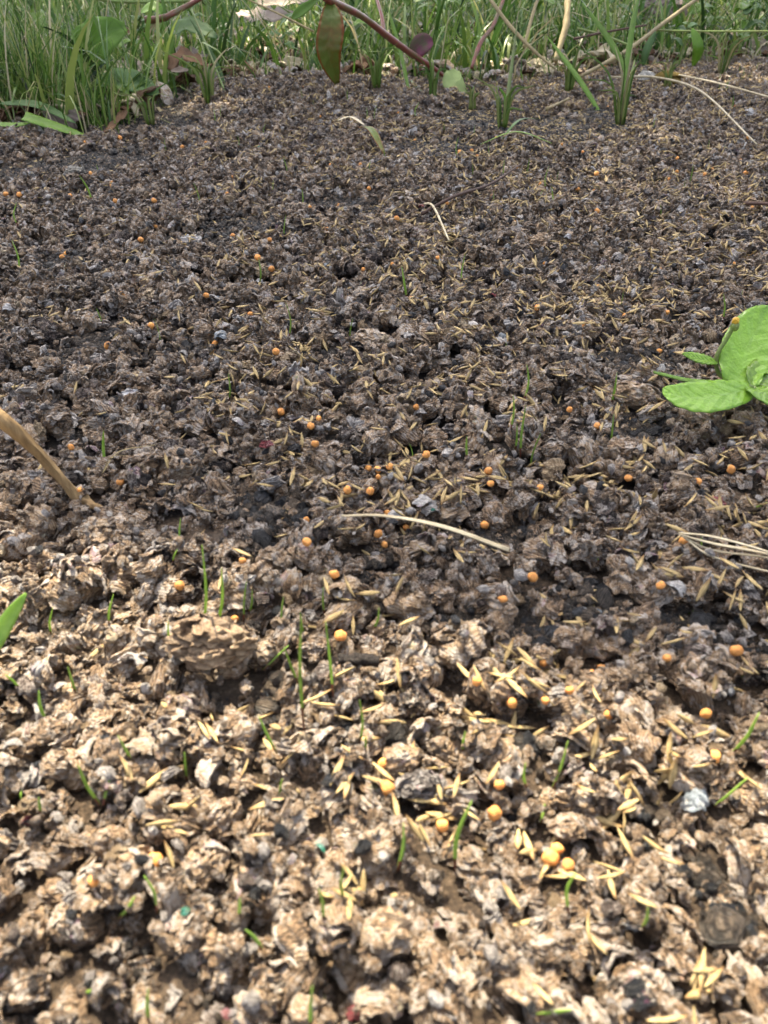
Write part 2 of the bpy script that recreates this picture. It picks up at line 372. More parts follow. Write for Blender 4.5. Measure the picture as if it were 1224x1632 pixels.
def clump_mesh(name, r, sub=3, plies=8, dims=(1, .78, .66), mat='mulch', strata=5.0, lift=.9, psize=1.0, ):
    """a crumpled lump of layered paper: a core with shingled strata, and curled plies standing off it"""
    V0, F0 = ICO[sub]; V = []; A = []; F = list(F0); s = r.random()*100
    ax = Vector((r.gauss(0, 1), r.gauss(0, .6), r.gauss(0, .5))).normalized(); c = [Vector((r.uniform(-.6, .6), r.uniform(-.5, .5), r.uniform(-.2, .5))) for _ in range(2)]
    for v in V0:
        d = Vector(v); q = d*1.0
        wv = noise.fractal(q*1.3 + Vector((s, 0, 0)), .9, 2.0, 3)
        g = (q - c[0]).length*strata*.75 + q.dot(ax)*strata*.35 + 1.3*wv
        saw = (g % 1.0)
        rr = 1 + .26*wv - .17*saw**1.3 + .05*noise.noise(q*6+Vector((s, 1, 1)))
        crease = abs(noise.noise(q*2.1 + Vector((0, s, 0)))); rr -= .22*max(0, .16-crease)/.16
        V.append((d.x*rr*dims[0], d.y*rr*dims[1], d.z*rr*dims[2])); A.append(.25+.5*saw*r.random())
    for k in range(plies):
        d = Vector((r.gauss(0, 1), r.gauss(0, 1), r.gauss(.35, .8))).normalized()
        nu, nv = r.choice([6, 7, 8, 9]), r.choice([6, 7, 8]); sz = r.uniform(.36, .80)*psize
        pv, pf = ply_sheet(r, sz, sz*r.uniform(.45, .8), curl=r.uniform(.5, .95), t=.05, nu=nu, nv=nv, pleat=r.uniform(.06, .14))
        rot = d.to_track_quat('Z', 'Y').to_matrix() @ Matrix.Rotation(r.random()*6.28, 3, 'Z') @ Matrix.Rotation(r.gauss(0, .22), 3, 'X') @ Matrix.Rotation(r.gauss(0, .22), 3, 'Y')
        pos = Vector((d.x*dims[0], d.y*dims[1], d.z*dims[2]))*lift*r.uniform(.90, 1.08)
        b = len(V); a = r.random()
        for p in pv: q = rot @ Vector(p) + pos; V.append((q.x, q.y, q.z)); A.append(a)
        F += [tuple(i+b for i in f) for f in pf]
    me = mesh_from(name, V, F, M[mat], smooth=True, attr=A)
    try: me.set_sharp_from_angle(angle=R(38))
    except Exception: pass
    return me
def flake_mesh(name, r, n=3, mat='mulch'):
    V = []; F = []; A = []
    sz = 1.0
    for k in range(n):
        pv, pf = ply_sheet(r, sz*r.uniform(.9, 1.15), sz*r.uniform(.38, .62), curl=r.uniform(.55, 1.1), t=.10, nu=r.choice([9, 10, 11, 12]), nv=r.choice([8, 9, 10]), pleat=.16)
        rot = Matrix.Rotation(r.gauss(0, .5), 3, 'Z') @ Matrix.Rotation(r.gauss(0, .28), 3, 'X') @ Matrix.Rotation(r.gauss(0, .28), 3, 'Y')
        off = Vector((r.gauss(0, .15), r.gauss(0, .2), -.17*k)); b = len(V); a = r.random()
        for p in pv: q = rot @ Vector(p) + off; V.append((q.x, q.y, q.z+.25)); A.append(a)
        F += [tuple(i+b for i in f) for f in pf]
    me = mesh_from(name, V, F, M[mat], smooth=True, attr=A)
    try: me.set_sharp_from_angle(angle=R(38))
    except Exception: pass
    return me
rr = random.Random(5)
CLUMPS = [clump_mesh('mulch_clump', rr, 3, rr.randint(6, 11), (1, rr.uniform(.58, .92), rr.uniform(.52, .78)), strata=rr.uniform(3.2, 6.0)) for _ in range(20)]
FLAKES = [flake_mesh('mulch_flake', rr, rr.choice([1, 2, 2, 3, 3, 4])) for _ in range(16)]
FLAKES += [flake_mesh('mulch_flake', rr, 2, m_) for m_ in ('tan', 'pale', 'dark', 'pale', 'dark')]
PALEF = [flake_mesh('mulch_flake', rr, 1, 'pale') for _ in range(3)]
CLUMPS += [clump_mesh('mulch_clump', rr, 3, 7, (1, .8, .65), 'dark') for _ in range(3)]
CRUMBS = [clump_mesh('mulch_crumb', rr, 2, rr.randint(1, 3), (1, rr.uniform(.5, .9), rr.uniform(.4, .7)), strata=2.5, psize=1.2) for _ in range(10)]
CRUMBS += [clump_mesh('mulch_crumb', rr, 2, 1, (1, .7, .6), m_, strata=2) for m_ in ('tan', 'black', 'pale', 'pale', 'dark')]
M['soilclod'] = paper_mat('soil_clod', [(.1, (.006, .005, .004)), (.5, (.04, .03, .022)), (.9, (.19, .145, .10))], pale=.66, spec=.6, rough=.42)
GRAINS = [clump_mesh('soil_grain', rr, 2, 0, (1, rr.uniform(.6, 1), .7), mat=m_, strata=1.5) for m_ in ('black', 'soilclod', 'soilclod', 'soilclod', 'mulch')]
def seed_mesh(r, nl=10, ns=8, awn=False):
    V = []; F = []; bend = r.uniform(-.25, .25); A = []
    for i in range(nl+1):
        t = i/nl; x = t*2-1
        w = .215*(math.sin(math.pi*min(1, t*.97+.015))**.95)*(1-.2*t) + .008
        z0 = bend*(1-x*x)*.5
        for k in range(ns):
            a = 2*math.pi*k/ns; g = 1 - .28*(k % 2)
            yy = math.cos(a)*w*g; zz = math.sin(a)*w*.62*g
            if k == ns//4: zz -= .03
            V.append((x, yy, zz+z0)); A.append(t)
    for i in range(nl):
        for k in range(ns): F.append((i*ns+k, (i+1)*ns+k, (i+1)*ns+(k+1) % ns, i*ns+(k+1) % ns))
    F.append(tuple(range(ns))); F.append(tuple(nl*ns+k for k in range(ns-1, -1, -1)))
    return mesh_from('grass_seed', V, F, M['seed'], attr=A)
SEEDS = [seed_mesh(rr) for _ in range(5)]
def granule_mesh(r):
    V0, F0 = ICO[3]; s = r.random()*50
    V = [tuple(Vector(v)*(1+.20*noise.noise(Vector(v)*1.3+Vector((s, 0, 0)))+.05*noise.noise(Vector(v)*4+Vector((s, 0, 0))))) for v in V0]
    return mesh_from('fertiliser_granule', V, F0, M['granule'])
GRANS = [granule_mesh(rr) for _ in range(4)]

# ------------------------------------------------------------------ height map that pieces settle on
CELL = .002; X0, X1, Y0, Y1 = -.86, .86, -.16, 1.62
nxh, nyh = int((X1-X0)/CELL), int((Y1-Y0)/CELL)
coarse = np.array([[H(X0+i*.02, Y0+j*.02) for j in range(int((Y1-Y0)/.02)+2)] for i in range(int((X1-X0)/.02)+2)])
gi = np.arange(nxh)*CELL/.02; gj = np.arange(nyh)*CELL/.02
i0 = gi.astype(int); j0 = gj.astype(int); fi = (gi-i0)[:, None]; fj = (gj-j0)[None, :]
base = (coarse[i0][:, j0]*(1-fi)*(1-fj) + coarse[i0+1][:, j0]*fi*(1-fj) + coarse[i0][:, j0+1]*(1-fi)*fj + coarse[i0+1][:, j0+1]*fi*fj)
hm = base.copy(); block = np.zeros_like(hm, dtype=bool)
def cell(x, y): return min(nxh-1, max(0, int((x-X0)/CELL))), min(nyh-1, max(0, int((y-Y0)/CELL)))
def window(x, y, r):
    a, b = cell(x-r, y-r); c, d = cell(x+r, y+r)
    xs = X0 + (np.arange(a, c+1)+.5)*CELL - x; ys = Y0 + (np.arange(b, d+1)+.5)*CELL - y
    return slice(a, c+1), slice(b, d+1), np.hypot(xs[:, None], ys[None, :])
def settle(x, y, r, flat=.6, lift=.3, cap=.009, reserve=False):
    sx, sy, d = window(x, y, r); sub = hm[sx, sy]; msk = d < r*.7
    if not msk.any(): msk = d <= d.min()+1e-9
    z0 = float(sub[msk].mean()); g = float(base[sx, sy][msk].mean())
    if not reserve and (block[sx, sy] & (d < r*.8)).any(): return None
    if z0 - g > cap: return None
    zc = z0 + lift*r
    dome = zc + flat*np.sqrt(np.clip(r*r - d*d, 0, None))
    hm[sx, sy] = np.where(d < r*.95, np.maximum(sub, dome), sub)
    if reserve: block[sx, sy] |= d < r*.45
    return zc
def on_top(px, py):
    """the point on top of the mulch that the pixel looks at"""
    z = 0.004
    for _ in range(8):
        p = atZ(px, py, z); i, j = cell(p.x, p.y); z = .5*z + .5*float(hm[i, j])
    return p.x, p.y, z

def density(x, y):
    if y > edge_y(x) + .012*noise.noise(Vector((x*40, 0, 0))) + .05*noise.noise(Vector((x*9, 3, 0))): return 0
    v = 1.0
    for a, b, c, d in GG:
        q = ((x-a)/c)**2 + ((y-b)/d)**2
        if q < 1.6: v = min(v, max(.10 if b < .2 else .015, (q-.3)/1.25))
    n = noise.noise(Vector((x*32, y*32, 4)))
    return v*min(1, max(.4, 1.02+1.0*min(0, n+.40)))

HALF = lambda y: max(.21, .135 + .52*y)
def rand_pt():
    while True:
        x = random.uniform(X0+.01, X1-.01); y = random.uniform(Y0+.02, Y1-.02)
        if abs(x) < HALF(y): return x, y

# ---------------- particular clumps: (px, py, pixel width, dims, mat, label, plies, yaw)
HERO = [
 (345, 1080, 158, (1, .60, .56), 'crust', 'largest long sunlit mulch clump, barrel shaped, above the dark hollow', 9, -.12),
 (375, 1190, 100, (1, .8, .7), 'mulch', 'rounded sunlit mulch clump just below the long barrel shaped one', 10, .5),
 (700, 965, 62, (1, .85, .8), 'mulch', 'round ribbed grey brown clump beside the black soil gap below the straw', 9, .3),
 (672, 1275, 88, (1, .7, .66), 'slate', 'blue grey printed paper clump beside a pale green sprout and orange granules', 9, 0),
 (660, 1135, 70, (1, .8, .7), 'mulch', 'fan shaped pale brown clump pleated like a shell above seed husks', 11, .9),
 (940, 1115, 80, (1, .8, .75), 'mulch', 'upright crusty clump with two orange granules resting on its upper rim', 9, .2),
 (860, 1062, 56, (1, .8, .7), 'mulch', 'clump with a single orange granule on top beside a fan of seeds', 8, .2),
 (690, 715, 52, (1, .8, .8), 'mulch', 'dark ribbed rolled clump above a pair of orange granules', 9, .4),
 (1010, 650, 80, (1, .6, .6), 'mulch', 'long ribbed roll of dark mulch below the green weed leaf', 10, -.3),
 (590, 560, 62, (1, .8, .6), 'mulch', 'broad pale streaked clump below the white scrap', 9, .1),
 (530, 740, 58, (1, .8, .8), 'mulch', 'ball shaped clump with a white streak left of the granule trio', 9, .1),
 (985, 735, 64, (1, .7, .66), 'mulch', 'smooth dark clump with a white fleck at one end', 6, -.3),
 (505, 1050, 75, (1, .55, .5), 'mulch', 'smooth flattened sunlit clump beside the dark bark piece', 5, 0),
 (905, 1335, 70, (1, .75, .6), 'mulch', 'dark hollow clump standing just above the trio of orange granules', 7, 0),
 (250, 488, 52, (1, .6, .45), 'tan', 'sand coloured crusty clump lying in the shaded mulch', 2, .1),
 (122, 283, 36, (1, .7, .45), 'stone', 'pale beige lump beside the black bare soil', 1, .1),
 (820, 970, 34, (1, .8, .5), 'tan', 'small yellowish tan lump beside a lilac grey clump', 1, .1),
 (1135, 820, 40, (1, .8, .8), 'red', 'reddish pink mulch clump in the shade near the straw bundle', 6, .3),
 (860, 400, 46, (1, .8, .7), 'mulch', 'dark overhanging clump with deep shade beneath it', 8, .3),
 (560, 490, 30, (1, .8, .7), 'mulch', 'small pale rolled clump just above the white crumpled scrap', 6, .3),
 (90, 1190, 100, (1, .7, .6), 'mulch', 'large reddish brown sunlit clump beside two short sprouts', 10, .5),
 (330, 1400, 95, (1, .7, .8), 'mulch', 'tall sunlit clump with pale streaks on its top', 10, .9),
 (360, 1320, 80, (1, .6, .7), 'mulch', 'arched sunlit clump standing above the tall pale streaked one', 10, .9),
 (190, 1360, 90, (1, .6, .7), 'mulch', 'dark grey shelled clump beside the large orange granule', 9, 0),
 (640, 1225, 70, (1, .8, .7), 'mulch', 'pinkish crumpled clump with an orange granule at its side', 9, 0),
 (160, 1200, 80, (1, .7, .5), 'mulch', 'pale fan pleated sunlit clump near a leaning sprout', 11, .4),
 (170, 910, 90, (1, .6, .5), 'mulch', 'tan overhanging clump at the very edge of the shade', 10, .4),
 (1180, 990, 56, (1, .8, .7), 'mulch', 'pale pinkish clump in half shade above an orange granule', 9, .1),
]
nhero = 0
for (px, py, pw, dims, mt, lab, pl, yaw) in HERO:
    x, y, z = on_top(px, py); Z = proj(Vector((x, y, z)))[2]; r = pw*Z/FPX/2*.88
    # centre sits half a height behind the pixel that shows it
    zc = settle(x, y, r*.9, lift=.25, reserve=True, cap=1) or z
    me = clump_mesh('mulch_clump', random.Random(int(px*7+py)), 4, pl, dims, mt, psize=.6 if pw > 150 else 1, strata=2.6 if pw > 150 else 6.5 if pw > 60 else 5)
    o = link('mulch_clump', me, loc=(x, y, zc+(.75 if pw > 150 else .15)*r+.002), rot=(random.uniform(-.15, .15), random.uniform(-.15, .15), yaw), scale=r)
    tag(o, lab, 'mulch clump', 'clumps of paper mulch')
# ---------------- particular scraps
SCRAP = [
 (207, 636, 46, 'white', 'curved white paper scrap like a shell in the shaded mulch'), (560, 523, 24, 'white', 'small crumpled white scrap left of the middle of the bed'),
 (413, 452, 20, 'white', 'small flat white chip beside a dark scrap'), (520, 680, 24, 'white', 'bright white rolled scrap next to an orange granule'),
 (425, 705, 26, 'red', 'red and white scrap next to a black one'), (352, 680, 22, 'white', 'thin pointed white flake above the mulch'),
 (467, 707, 36, 'black', 'shiny black scrap next to the red and white one'), (688, 698, 14, 'teal', 'tiny bright green scrap near the middle'),
 (690, 813, 14, 'teal', 'small teal scrap among the seeds'), (520, 418, 18, 'blue', 'small bright blue scrap in the shaded mulch'),
 (900, 507, 26, 'white', 'white frayed paper fan among seeds'), (670, 448, 20, 'white', 'white flake beside pale seeds'),
 (800, 535, 22, 'blue', 'pale bluish flake among brown clumps'), (905, 375, 20, 'white', 'oval white chip in the middle distance'),
 (810, 560, 26, 'white', 'folded off white scrap with hanging edge'), (560, 378, 16, 'white', 'tiny pale chip between seeds'),
 (1108, 1268, 60, 'blue', 'pale blue grey crumpled scrap beside the bare soil'), (512, 1352, 26, 'teal', 'teal flake in the sunlit mulch'),
 (295, 1452, 26, 'teal', 'faint turquoise flake in the nearest mulch'), (1165, 1100, 34, 'white', 'flat white chip beneath a granule'),
 (888, 1200, 28, 'white', 'pale bluish sunlit flake above the seed fan'), (1005, 1475, 30, 'blue', 'dull blue shred at the edge of the bare soil'),
 (1018, 1585, 60, 'black', 'glossy blue black scrap above an orange granule'), (360, 1620, 30, 'red', 'crimson shred at the near edge'),
 (570, 1610, 46, 'red', 'deep pink paper shred at the bottom of the bed'), (40, 1308, 30, 'red', 'dark pink stained flake near the side of the bed'),
 (545, 950, 20, 'white', 'small lilac white bead of paper below the straw'), (715, 1003, 36, 'white', 'greyish white folded scrap below the ribbed clump'),
 (1080, 935, 46, 'white', 'broad lilac white flake in the shaded mulch'), (955, 975, 60, 'blue', 'marbled blue white flake with a seed on it'),
 (45, 590, 22, 'white', 'smooth white pebble of paper near a black gap'), (15, 490, 30, 'white', 'pinkish white scrap at the shaded side'),
 (350, 470, 22, 'blue', 'bluish white chip near an orange granule'), (349, 530, 30, 'blue', 'upright grey blue shell shaped flake'),
 (825, 325, 18, 'white', 'white chip beside a red speck in the distance'), (715, 322, 14, 'white', 'pinkish white chip beside the thin dark twig'),
 (672, 330, 18, 'red', 'dull red flake in the far mulch'), (1140, 105, 18, 'white', 'bright white chip at the back edge'),
 (412, 235, 14, 'teal', 'pale turquoise fleck on the far mound'), (1050, 235, 22, 'blue', 'grey blue flake near the far straw'),
 (787, 470, 20, 'red', 'maroon streaked flake in the mulch'), (1195, 180, 26, 'white', 'pale grey chips at the far side'),
]
# ---------------- bulk of the mulch
def scatter(n, rmin, rmax, cap, flat, lift, tilt, dens=density, tries=4, sg=.33, gap_pow=1):
    out = []
    for _ in range(n):
        r = min(rmax, max(rmin, math.exp(random.gauss(math.log((rmin*rmax)**.5), sg))))
        for _t in range(tries):
            x, y = rand_pt()
            if random.random() > dens(x, y)**gap_pow: continue
            zc = settle(x, y, r, flat, lift, cap)
            if zc is None: continue
            out.append((x, y, zc, r, random.gauss(0, tilt), random.gauss(0, tilt), random.random()*6.283)); break
    return out
under = []
for _ in range(60000):          # the lowest layer, lying on the soil everywhere but in the gaps
    x, y = rand_pt()
    if y > .75 or density(x, y) < .5 or (y > .2 and random.random() < .7): continue
    i, j = cell(x, y); r = random.uniform(.0015, .0042); under.append((x, y, float(base[i, j])+.12*r, r, random.gauss(0, .45), random.gauss(0, .45), random.random()*6.283))
clumps = scatter(13700, .0026, .0063, .0055, .62, .30, .5)
flakes = scatter(29500, .0021, .0049, .0085, .30, .30, .6)
crumbs = scatter(65000, .0008, .0024, .0125, .45, .3, .8, gap_pow=.65)
for _ in range(26000):          # fill what stayed bare outside the gaps
    x, y = rand_pt(); i, j = cell(x, y)
    if y > .6 or hm[i, j]-base[i, j] > .0016 or density(x, y) < .45: continue
    r = random.uniform(.0016, .0042); zc = settle(x, y, r, .4, .3, .006)
    if zc is not None: flakes.append((x, y, zc, r, random.gauss(0, .5), random.gauss(0, .5), random.random()*6.283))

for (px, py, pw, mt, lab) in SCRAP:
    x, y, z = on_top(px, py); Z = proj(Vector((x, y, z)))[2]; r = pw*Z/FPX/2*.8
    o = link('paper_scrap', flake_mesh('paper_scrap', random.Random(px+py), 2 if pw > 20 else 1, mt), loc=(x, y, z+.15*r), rot=(random.uniform(-.1, .5), random.uniform(-.4, .4), random.uniform(-.6, .6)), scale=r)
    tag(o, lab, 'paper scrap', 'coloured scraps in the mulch')


def in_frame(o, m=30):
    a, b, Z = proj(Vector(o[:3])); return -m < a < 1224+m and -m < b < 1632+m
def split_by_size(items, k=300):
    key = sorted(range(len(items)), key=lambda i: -(items[i][3]/proj(Vector(items[i][:3]))[2] if in_frame(items[i]) else 0))
    top = set(key[:k]); return [items[i] for i in sorted(top)], [items[i] for i in range(len(items)) if i not in top]
def stuff(name, items, meshes, zscale=1.0, kind='stuff', tags=None):
    """points that carry instanced meshes (geometry nodes), for what is past counting"""
    src = bpy.data.collections.new(name + '_source')
    for m in meshes: src.objects.link(bpy.data.objects.new(name + '_piece', m))
    me = bpy.data.meshes.new(name); me.from_pydata([i[:3] for i in items], [], [])
    for an, ty in (('rot', 'FLOAT_VECTOR'), ('siz', 'FLOAT'), ('pick', 'INT')): me.attributes.new(an, ty, 'POINT')
    me.attributes['rot'].data.foreach_set('vector', np.array([i[4:7] for i in items], dtype=np.float32).ravel())
    me.attributes['siz'].data.foreach_set('value', np.array([i[3] for i in items], dtype=np.float32))
    me.attributes['pick'].data.foreach_set('value', rng.integers(0, len(meshes), len(items)).astype(np.int32))
    o = link(name, me)
    g = bpy.data.node_groups.new(name, 'GeometryNodeTree')
    g.interface.new_socket('Geometry', in_out='INPUT', socket_type='NodeSocketGeometry'); g.interface.new_socket('Geometry', in_out='OUTPUT', socket_type='NodeSocketGeometry')
    gi_, go = g.nodes.new('NodeGroupInput'), g.nodes.new('NodeGroupOutput')
    ip = g.nodes.new('GeometryNodeInstanceOnPoints'); ci = g.nodes.new('GeometryNodeCollectionInfo')
    ci.inputs['Collection'].default_value = src; ci.inputs['Separate Children'].default_value = True; ci.inputs['Reset Children'].default_value = True
    def att(nm, ty):
        a = g.nodes.new('GeometryNodeInputNamedAttribute'); a.data_type = ty; a.inputs[0].default_value = nm
        return [s for s in a.outputs if s.enabled][0]
    L = g.links.new
    L(gi_.outputs[0], ip.inputs['Points']); L(ci.outputs[0], ip.inputs['Instance']); ip.inputs['Pick Instance'].default_value = True
    L(att('pick', 'INT'), ip.inputs['Instance Index']); L(att('rot', 'FLOAT_VECTOR'), ip.inputs['Rotation']); L(att('siz', 'FLOAT'), ip.inputs['Scale'])
    L(ip.outputs[0], go.inputs[0])
    md = o.modifiers.new('scatter', 'NODES'); md.node_group = g
    tag(o, *(tags or ()), kind=kind); return o

# shade line across the bed (pixels on the ground): nearer than this is sunlit
SHADE = [(-500, 760), (0, 800), (130, 830), (280, 905), (450, 965), (600, 1010), (800, 1050), (1000, 1095), (1224, 1125), (1700, 1150)]
SL = [atZ(a, b) for a, b in SHADE]
def sunlit(x, y): return y < float(np.interp(x, [p.x for p in SL], [p.y for p in SL]))

LAND = []
def short(lab):
    w_ = lab.split()
    for i in range(2, len(w_)):
        if w_[i].rstrip(',') in ('in', 'lying', 'at', 'like', 'with', 'near') and i > 3: return ' '.join(w_[:i]).rstrip(',')
    return ' '.join(w_[:9]).rstrip(',')
for (px, py, lab) in [(h[0], h[1], h[6-1]) for h in HERO] + [(q[0], q[1], q[4]) for q in SCRAP]:
    x, y, z = on_top(px, py); LAND.append((x, y, short(lab)))
taken = set()
def as_things(items, meshes, name, cat, group, labels, noun=None):
    """every item an object; the one nearest a landmark, on each side of it, is named by it"""
    near = {}
    if noun:
        for k, it in enumerate(items):
            for (lx, ly, t) in LAND:
                d = math.hypot(it[0]-lx, it[1]-ly)
                side = 'just behind' if it[1]-ly > abs(it[0]-lx) else ('just in front of' if ly-it[1] > abs(it[0]-lx) else None)
                if d < .016 and side and (t, side) not in taken and ((t, side) not in near or near[(t, side)][0] > d): near[(t, side)] = (d, k)
    own = {}
    for (t, side), (d, k) in near.items():
        if k not in own: own[k] = f'{noun} {side} the {t}'
        taken.add((t, side))
    for k, it in enumerate(items):
        o = link(name, meshes[random.randrange(len(meshes))], loc=it[:3], rot=it[4:7], scale=it[3])
        lab = own.get(k)
        if not lab or len(lab.split()) > 16: lab = labels[0] if sunlit(it[0], it[1]) else labels[1]
        tag(o, lab, cat, group)
big, rest = split_by_size(clumps, 270)
as_things(big, CLUMPS[:20], 'mulch_clump', 'mulch clump', 'clumps of paper mulch', ['crumpled tan paper mulch clump lying in the sunlit near bed', 'crumpled grey brown paper mulch clump lying in the shaded bed'], 'mulch clump')
stuff('mulch_clumps', rest, CLUMPS, tags=('countless crumpled grey brown paper mulch clumps covering the bed', 'mulch'))
big, rest = split_by_size(flakes, 260)
as_things(big, FLAKES[:16], 'mulch_flake', 'mulch flake', 'curled flakes of paper mulch', ['thin curled tan paper flake among the sunlit mulch clumps', 'thin curled brown paper flake among the shaded mulch clumps'], 'curled flake')
stuff('mulch_flakes', rest, FLAKES, tags=('curled flakes of brown paper mulch spread over the bed', 'mulch'))
stuff('mulch_underlayer', under, FLAKES[:16], tags=('lowest flakes of brown paper mulch lying on the soil', 'mulch'))
stuff('mulch_crumbs', crumbs, CRUMBS + FLAKES[:12] + PALEF + PALEF[:1], tags=('small crumbs of paper mulch between the clumps', 'mulch'))
grains = []
for _ in range(160000):
    x, y = rand_pt(); i, j = cell(x, y)
    if y < edge_y(x)+.02 and hm[i, j]-base[i, j] < .0012: grains.append((x, y, float(hm[i, j])+.0002, math.exp(random.gauss(-7.3, .55)), random.random()*6, random.random()*6, random.random()*6))
for a, b, c, d in GG:
    for _ in range(int(min(4000, c*d*2.5e7+250))):
        x, y = random.gauss(a, c*.7), random.gauss(b, d*.7)
        if X0+.02 < x < X1-.02 and Y0+.02 < y < edge_y(x):
            i, j = cell(x, y)
            if hm[i, j]-base[i, j] < .0025: grains.append((x, y, float(hm[i, j])+.0002, math.exp(random.gauss(-7.4, .55)), random.random()*6, random.random()*6, random.random()*6))
stuff('soil_grains', grains, GRAINS, tags=('glossy black soil grains in the bare gaps', 'soil'))

# ------------------------------------------------------------------ seeds
def seed_density(x, y):
    if y > edge_y(x): return 0
    a, b, Z = proj(Vector((x, y, 0)))
    v = (.05 + .44*max(0, min(1, (a-220)/500)))*(1 if b < 900 else .5) + .03*(b < 700)
    n = noise.noise(Vector((x*45, y*45, 8))) + .5*noise.noise(Vector((x*15, y*15, 2)))
    v *= max(.08, .8 + 2.8*n)
    return min(1, v)
CLUST = [(1045, 1235, 10, 'u'), (850, 1060, 9, ''), (930, 960, 8, ''), (600, 760, 8, ''), (660, 780, 8, ''), (900, 780, 12, ''), (640, 860, 7, ''), (280, 610, 4, ''), (430, 555, 14, ''), (1180, 1070, 5, ''), (1000, 1290, 8, ''),
         (770, 1150, 7, ''), (690, 1270, 6, ''), (560, 1430, 8, ''), (1110, 1550, 6, ''), (700, 390, 20, ''), (960, 470, 25, ''), (840, 470, 16, ''), (1000, 660, 14, ''), (620, 1100, 6, ''), (280, 1310, 4, ''), (240, 430, 12, ''), (540, 1240, 4, ''), (940, 1190, 5, '')]
seeds = []
def put_seed(x, y, tilt=.35, up=False):
    i, j = cell(x, y); L = random.uniform(.0024, .0036)
    hx = float(hm[cell(x+.003, y)] - hm[cell(x-.003, y)])/.006; yaw = random.random()*6.283
    sl = float(hm[cell(x+.003*math.cos(yaw), y+.003*math.sin(yaw))] - hm[cell(x-.003*math.cos(yaw), y-.003*math.sin(yaw))])/.006
    pit = -math.atan(max(-1.2, min(1.2, sl*.8))) + random.gauss(0, tilt*.5)
    if up: pit = random.uniform(-1.3, -.7)
    seeds.append((x, y, float(hm[i, j]) + (.0016 if up else .0008), L, random.gauss(0, .6), pit, yaw))
for a, b, k, f in CLUST:
    for _ in range(k):
        x, y, z = on_top(a+random.gauss(0, 26), b+random.gauss(0, 20)); put_seed(x, y, up=(f == 'u'))
for _ in range(118000):
    x, y = rand_pt()
    if random.random() < seed_density(x, y): put_seed(x, y)
big, rest = split_by_size(seeds, 300)
as_things(big, SEEDS, 'grass_seed', 'grass seed', 'straw coloured grass seeds', ['slim straw coloured grass seed lying on the sunlit mulch', 'slim straw coloured grass seed lying on the shaded mulch'])
stuff('grass_seeds', rest, SEEDS, tags=('straw coloured grass seeds strewn over the shaded mulch', 'grass seed'))

